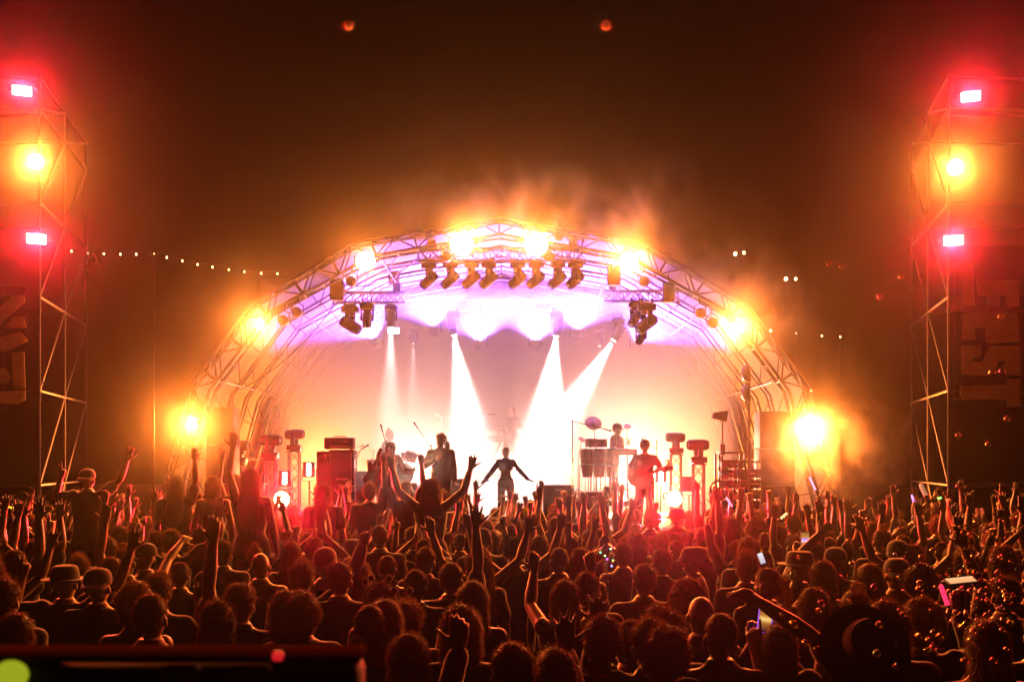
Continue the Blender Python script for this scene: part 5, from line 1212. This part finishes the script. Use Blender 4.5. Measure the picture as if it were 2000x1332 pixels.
while nfill<TARGET and tries<20000:
    tries+=1
    far=rng.random()<.74
    D=math.sqrt(rng.uniform(11.5**2,19.4**2)) if far else math.sqrt(rng.uniform(7.6**2,11.5**2))
    x=rng.uniform(-.47,.47)*D
    md=.36 if far else .50
    if any((x-a)**2+(D-b)**2<md*md for a,b in OCC): continue
    px=1000+x/D*F; py=YH+(HC-1.62)/D*F
    if any(n_ and abs(px-a)<22 and b>py and 0<b-py<26 and d<D and 0 for a,b,d,n_ in CUST): continue
    if not far and any(abs(px-a)<30 and -10<(py-b)<70 and d>D for a,b,d,_ in CUST if b>1000): continue
    if D>10 and (abs(px-550)<24 or abs(px-1317)<24) and py<985: continue
    hs,hd=rng.choices(HS,HW)[0]; var,ad=rng.choices(AR,AWF if far else AWN)[0]
    if D>10 and (abs(px-550)<48 or abs(px-1317)<48): var,ad=rng.choice(AR[:5])
    sc=rng.uniform(.93,1.06) if var in('calm','calm_bare','calm_long','calm_turn') else rng.uniform(.92,1.03)
    cands=[]
    mk=sorted(MARK,key=lambda m:abs(m[0]-px))[:2]; depth='in the front rows' if D>16.5 else 'some rows back' if D>14 else 'in the middle rows' if D>10.5 else 'nearer the camera'
    for m in mk:
        cands.append(f'{hd} person {ad}, {depth} before {m[1]}')
    nk=sorted(NICKS,key=lambda m:abs(m[0]-px)+abs(m[1]-py)*.8)[:3]
    for a,b,d,n in nk: cands.append(f'{hd} person {ad}, '+('behind ' if D>d+.5 else 'before ' if D<d-.5 else 'beside ')+n)
    lab=next((k for k in cands if k not in used and len(k.replace('-',' ').split())<=20 and len(k.split())<=16),None)
    if not lab: continue
    used.add(lab)
    hat=hs if hs in('cap','beanie','bucket','cap_back','hood') else None; hr=None if hat or hs=='bald' else hs
    person(lab,var,(x,D,0),R(rng.gauss(0,16)-x/D*20),sc,rng.choices([0,1,2,3],[6,3,2,1])[0],hr,rng.randint(1,3),rng.choices(['dark','brown','blond','auburn','grey'],[6,5,3,1,.4])[0],hat,rng.choice(['black','tan','white','navy','red']),rng.choice(list(CLOTHS)),'denim',GRP)
    OCC.append((x,D)); nfill+=1
# ------------------------------------------------------------------ things held up or worn in the crowd
def phone(label,c,w,h,tilt,kind,roll=0):
    t=thing('phone',label,'phone',c,rot=(R(tilt),R(roll),0))
    MB().box((0,0,0),(w,.009,h),bev=.008).build('body',BLACK,t)
    m=bpy.data.materials.new('phone_screen_'+kind); m.use_nodes=True; n=m.node_tree; b=n.nodes['Principled BSDF']; b.inputs['Base Color'].default_value=(.02,.02,.02,1); b.inputs['Roughness'].default_value=.15
    tc=n.nodes.new('ShaderNodeTexCoord'); sp=n.nodes.new('ShaderNodeSeparateXYZ'); n.links.new(tc.outputs['Generated'],sp.inputs[0]); r=n.nodes.new('ShaderNodeValToRGB'); n.links.new(sp.outputs[2],r.inputs[0])
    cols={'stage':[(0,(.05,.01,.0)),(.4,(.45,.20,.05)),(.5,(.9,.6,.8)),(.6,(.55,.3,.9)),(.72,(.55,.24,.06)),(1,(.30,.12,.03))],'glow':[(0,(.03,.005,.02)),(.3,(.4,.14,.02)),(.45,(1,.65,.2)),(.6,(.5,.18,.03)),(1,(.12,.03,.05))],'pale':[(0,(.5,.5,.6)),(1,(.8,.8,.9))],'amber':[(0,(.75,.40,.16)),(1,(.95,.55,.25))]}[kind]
    e=r.color_ramp.elements; e[0].position=cols[0][0]; e[0].color=(*cols[0][1],1); e[1].position=cols[-1][0]; e[1].color=(*cols[-1][1],1)
    for p_,c_ in cols[1:-1]: k=e.new(p_); k.color=(*c_,1)
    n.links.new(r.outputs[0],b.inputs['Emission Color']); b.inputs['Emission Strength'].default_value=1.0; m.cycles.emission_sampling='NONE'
    MB().box((0,-.0052,0),(w*.9,.002,h*.92)).build('screen',m,t); return t
def mid(o,var): 
    a=hand_world(o,var,'L'); b=hand_world(o,var,'R'); return (a[0]+a[1]*.07+b[0]+b[1]*.07)/2
phone('bright upright phone filming the stage, beyond the western hat',mid(ph1,'phone')+Vector((0,-.03,.06)),.085,.185,-6,'stage')
p2=phone('phone with a violet-lit edge filming in the near rows',mid(ph2,'phone')+Vector((0,-.03,.07)),.075,.160,-10,'glow',8)
VE=glow('violet_phone_edge',(.30,.08,.9),1.2)
q=MB(); 
for s in(-1,1): q.box((s*.0385,-.002,0),(.003,.01,.158))
q.box((0,-.002,-.081),(.08,.01,.003)); q.build('lit_case_edge',VE,p2)
w_,d_,n_=hand_world(ph3,'hold_grip','R'); phone('phone held level overhead, its screen glowing amber, bass side',w_+d_*.13+Vector((.02,0,.04)),.16,.08,-75,'amber',-6)  # the amber comes from the screen's own emission
w_=P(843,996,15); phone('small pale phone screen before the pink wig',w_,.08,.15,-5,'pale',12)
phone('small pale phone screen below the halo of lit curls',P(1487,1090,9.6),.05,.10,-5,'pale',-20)
def stick(label,a,b,r,m,cap=None):
    a=Vector(a); b=Vector(b); t=thing('light_stick',label,'light stick',a); MB().capsule((0,0,0),b-a,r,r,10).build('lit_tube',m,t); d=(b-a).normalized(); MB().capsule(-d*.09,-d*.0,r*1.1,r*1.1,10).build('grip',cap or BLACK,t)
stick('glowing red light stick held up near the level phone',P(1851,1182,6.2),P(1838,1145,6.2),.012,glow('red_stick',(1,.02,.08),2.2))
stick('thin pink light stick raised beside the bass-side smoke',P(1593,957,14),P(1581,932,14),.010,glow('pink_stick',(1,.35,.7),2.0))
stick('short pale light stick waved before the equipment rack rows',P(1524,1013,12.5),P(1536,1003,12.5),.013,glow('pale_stick',(1,.6,.25),1.6))
stick('pale lit tube standing up by the bass-side tower foot',P(1808,968,15.5),P(1799,948,15.5),.028,glow('dim_tube',(.6,.25,.12),.7))
stick('green light stick by the bass-side tower foot',P(1830,974,15.5),P(1837,972,15.5),.016,glow('green_stick',(.2,1,.15),2.2))
stick('blue-tipped light stick among the bubbles beyond the western hat',P(1785,980,15.5),P(1781,968,15.5),.013,glow('blue_stick',(.25,.25,1),2.2))
stick('yellow light stick low by the amp-side tower foot',P(16,990,15.5),P(26,993,15.5),.016,glow('yellow_stick',(.8,.75,.05),1.6))
stick('small green light stick below the mane of hair before the dark jacket',P(818,988,14),P(822,987,14),.010,glow('green_stick',(.2,1,.15),2.2))
stick('pink light stick leaning before the equipment rack',P(1430,989,15.5),P(1419,972,15.5),.012,glow('hot_pink_stick',(1,.2,.4),2.5))
# clear balloon with little lights
t=thing('lit_balloon','clear balloon on a stick with small green and violet lights','balloon',P(1186,1105,10)); 
cl=bpy.data.materials.new('clear_film'); cl.use_nodes=True; n=cl.node_tree; n.nodes.clear(); o=n.nodes.new('ShaderNodeOutputMaterial'); mx=n.nodes.new('ShaderNodeMixShader'); a=n.nodes.new('ShaderNodeBsdfTransparent'); b=n.nodes.new('ShaderNodeBsdfGlossy'); b.inputs['Roughness'].default_value=.12; lw=n.nodes.new('ShaderNodeLayerWeight'); lw.inputs[0].default_value=.35
n.links.new(lw.outputs['Facing'],mx.inputs[0]); n.links.new(a.outputs[0],mx.inputs[1]); n.links.new(b.outputs[0],mx.inputs[2]); n.links.new(mx.outputs[0],o.inputs[0])
MB().lathe([(.004,-.02),(.03,.0),(.075,.06),(.085,.11),(.065,.16),(.02,.19),(.004,.21)],22).build('skin',cl,t); MB().tube([(0,0,0),(.02,0,-.35)],.005,6).build('stick',WHITEP,t)
for i,(x,z,c_) in enumerate([(-.06,.12,(.1,1,.5)),(.03,.15,(.2,1,.6)),(.05,.05,(.1,1,.2)),(0,.06,(.8,.1,1)),(.04,-.0,(.25,.3,1)),(-.02,.09,(.3,1,.3))]): MB().ball((x,0,z),.009,8,6).build('led',glow('led_%d'%i,c_,3),t)
# ball antennae on the headband (a thing worn, so its own object)
hm=Matrix.LocRotScale(deely.location,deely.rotation_euler,deely.scale)@VAR['calm_f']['HM']; t=thing('ball_antennae','headband with springy ball antennae worn over fair wavy hair','headband',hm.translation)
FUZZ=mat('dark_pompom',(.12,.04,.03),.9,0,.3,40,sheen=.6)
MB().torus((0,-.01,.03),.112,.008,28,6,Matrix.Rotation(R(90),3,'X')).build('band',BLACK,t)
for x,z in [(-.10,.15),(-.06,.17),(.055,.17),(.09,.14),(.09,.09),(.19,.09)]:
    MB().tube([(x*.5,-.01,.13),(x*.85,-.03,.14+z*.3),(x,-.04,z)],.0025,5).build('spring',BLACK,t); MB().ball((x,-.04,z),.021,12,8).build('ball',FUZZ,t)
# dark desk at the edge of the platform, close to the camera
t=thing('control_desk','dark control desk with a painted-sheen lip, close and out of focus at the bottom edge','control desk',P(240,1340,1.22))
o=P(240,1340,1.22); a=P(-90,1290,1.24)-o; b=P(700,1290,1.24)-o; w=b.x-a.x
q=MB(); q.box(((a.x+b.x)/2,.055,a.z-.16),(w,.066,.31),bev=.012); q.build('body',mat('desk_plastic',(.012,.012,.013),.6,0,.2,20,spec=.1),t)
MB().box(((a.x+b.x)/2,.055,a.z+.002),(w+.004,.078,.008),bev=.004).build('lip',mat('desk_lip_painted_sheen',(.07,.022,.006),.8,0,.15,6,spec=0),t)  # reflected amber sheen is put into the base colour
for px in(350,490): MB().box((P(px,1318,1.23).x-o.x,.010,P(px,1318,1.23).z-o.z),(.045,.02,.022),bev=.006).build('reflection_pad',mat('grey_reflection',(.30,.28,.28),.5,0,.1,20),t)  # grey reflections on the desk, built as raised pads
MB().box((P(540,1283,1.23).x-o.x,.018,P(540,1283,1.23).z-o.z),(.012,.008,.010),bev=.003).build('red_stripe',glow('red_stripe_emissive',(1,.02,.03),.6),t)  # small red stripe with a faint emission of its own
MB().ball((P(20,1318,1.23).x-o.x,.012,P(20,1318,1.23).z-o.z),(.019,.012,.016),18,10).build('lit_button',glow('lime_button',(.72,.80,.03),.45),t)
# ------------------------------------------------------------------ soap bubbles
def bubm(n,c_):
    m=bpy.data.materials.new('soap_film_'+n); m.use_nodes=True; k=m.node_tree; k.nodes.clear(); o=k.nodes.new('ShaderNodeOutputMaterial'); mx=k.nodes.new('ShaderNodeMixShader'); a=k.nodes.new('ShaderNodeBsdfTransparent'); b=k.nodes.new('ShaderNodeBsdfGlossy'); b.inputs['Roughness'].default_value=.22; b.inputs[0].default_value=(*c_,1)
    lw=k.nodes.new('ShaderNodeLayerWeight'); lw.inputs[0].default_value=.6; mr=k.nodes.new('ShaderNodeMapRange'); mr.inputs[3].default_value=.07; mr.inputs[4].default_value=.85
    k.links.new(lw.outputs['Facing'],mr.inputs[0]); k.links.new(mr.outputs[0],mx.inputs[0]); k.links.new(a.outputs[0],mx.inputs[1]); k.links.new(b.outputs[0],mx.inputs[2]); k.links.new(mx.outputs[0],o.inputs[0]); return m
BK=[('gold',(1,.75,.35)),('pink',(1,.35,.6)),('orange',(1,.55,.3)),('green',(.65,1,.35)),('violet',(.75,.6,1))]
BM_=[(n,MB().ball((0,0,0),1,14,9).mesh('bubble_'+n,bubm(n,c_))) for n,c_ in BK]
rb=random.Random(5); nb=0
def bubble(px,py,D,r,ki):
    n,me=BM_[ki]; o=link('soap_bubble',me,None,P(px,py,D)); o.scale=(r,r*rb.uniform(.9,1.05),r*rb.uniform(.9,1.05)); return tag(o,f'{n}-tinted soap bubble drifting over the bass-side crowd','soap bubble','soap bubbles')
while nb<170:
    py=rb.triangular(930,1332,1150); px=2010-abs(rb.gauss(0,1))*210-(py-930)*.12
    if px<1440 or px>2005: continue
    D=rb.uniform(3.2,6.5) if py>1150 else rb.uniform(5,11); bubble(px,py,D,rb.uniform(.008,.0135)*(1 if D<5 else 1.25),rb.choices(range(5),[5,3,5,2,1])[0]); nb+=1
for px,py,k in [(1760,540,0),(1719,580,1),(1955,618,0),(1938,726,2),(1957,725,1),(1967,818,0),(1872,850,0),(1930,868,0),(1872,950,1),(1800,541,0),(1916,436,2),(1620,515,2),(1645,520,2)]: bubble(px,py,7,.018,k)
for px,py,l in [(681,50,'blurred light spot built as a bubble high in the sky above the amp-side shoulder'),(1184,50,'blurred light spot built as a bubble high in the sky above the bass-side shoulder')]: bubble(px,py,2.0,.008,0)['label']=l  # added bubbles standing in for two dim blurred lights
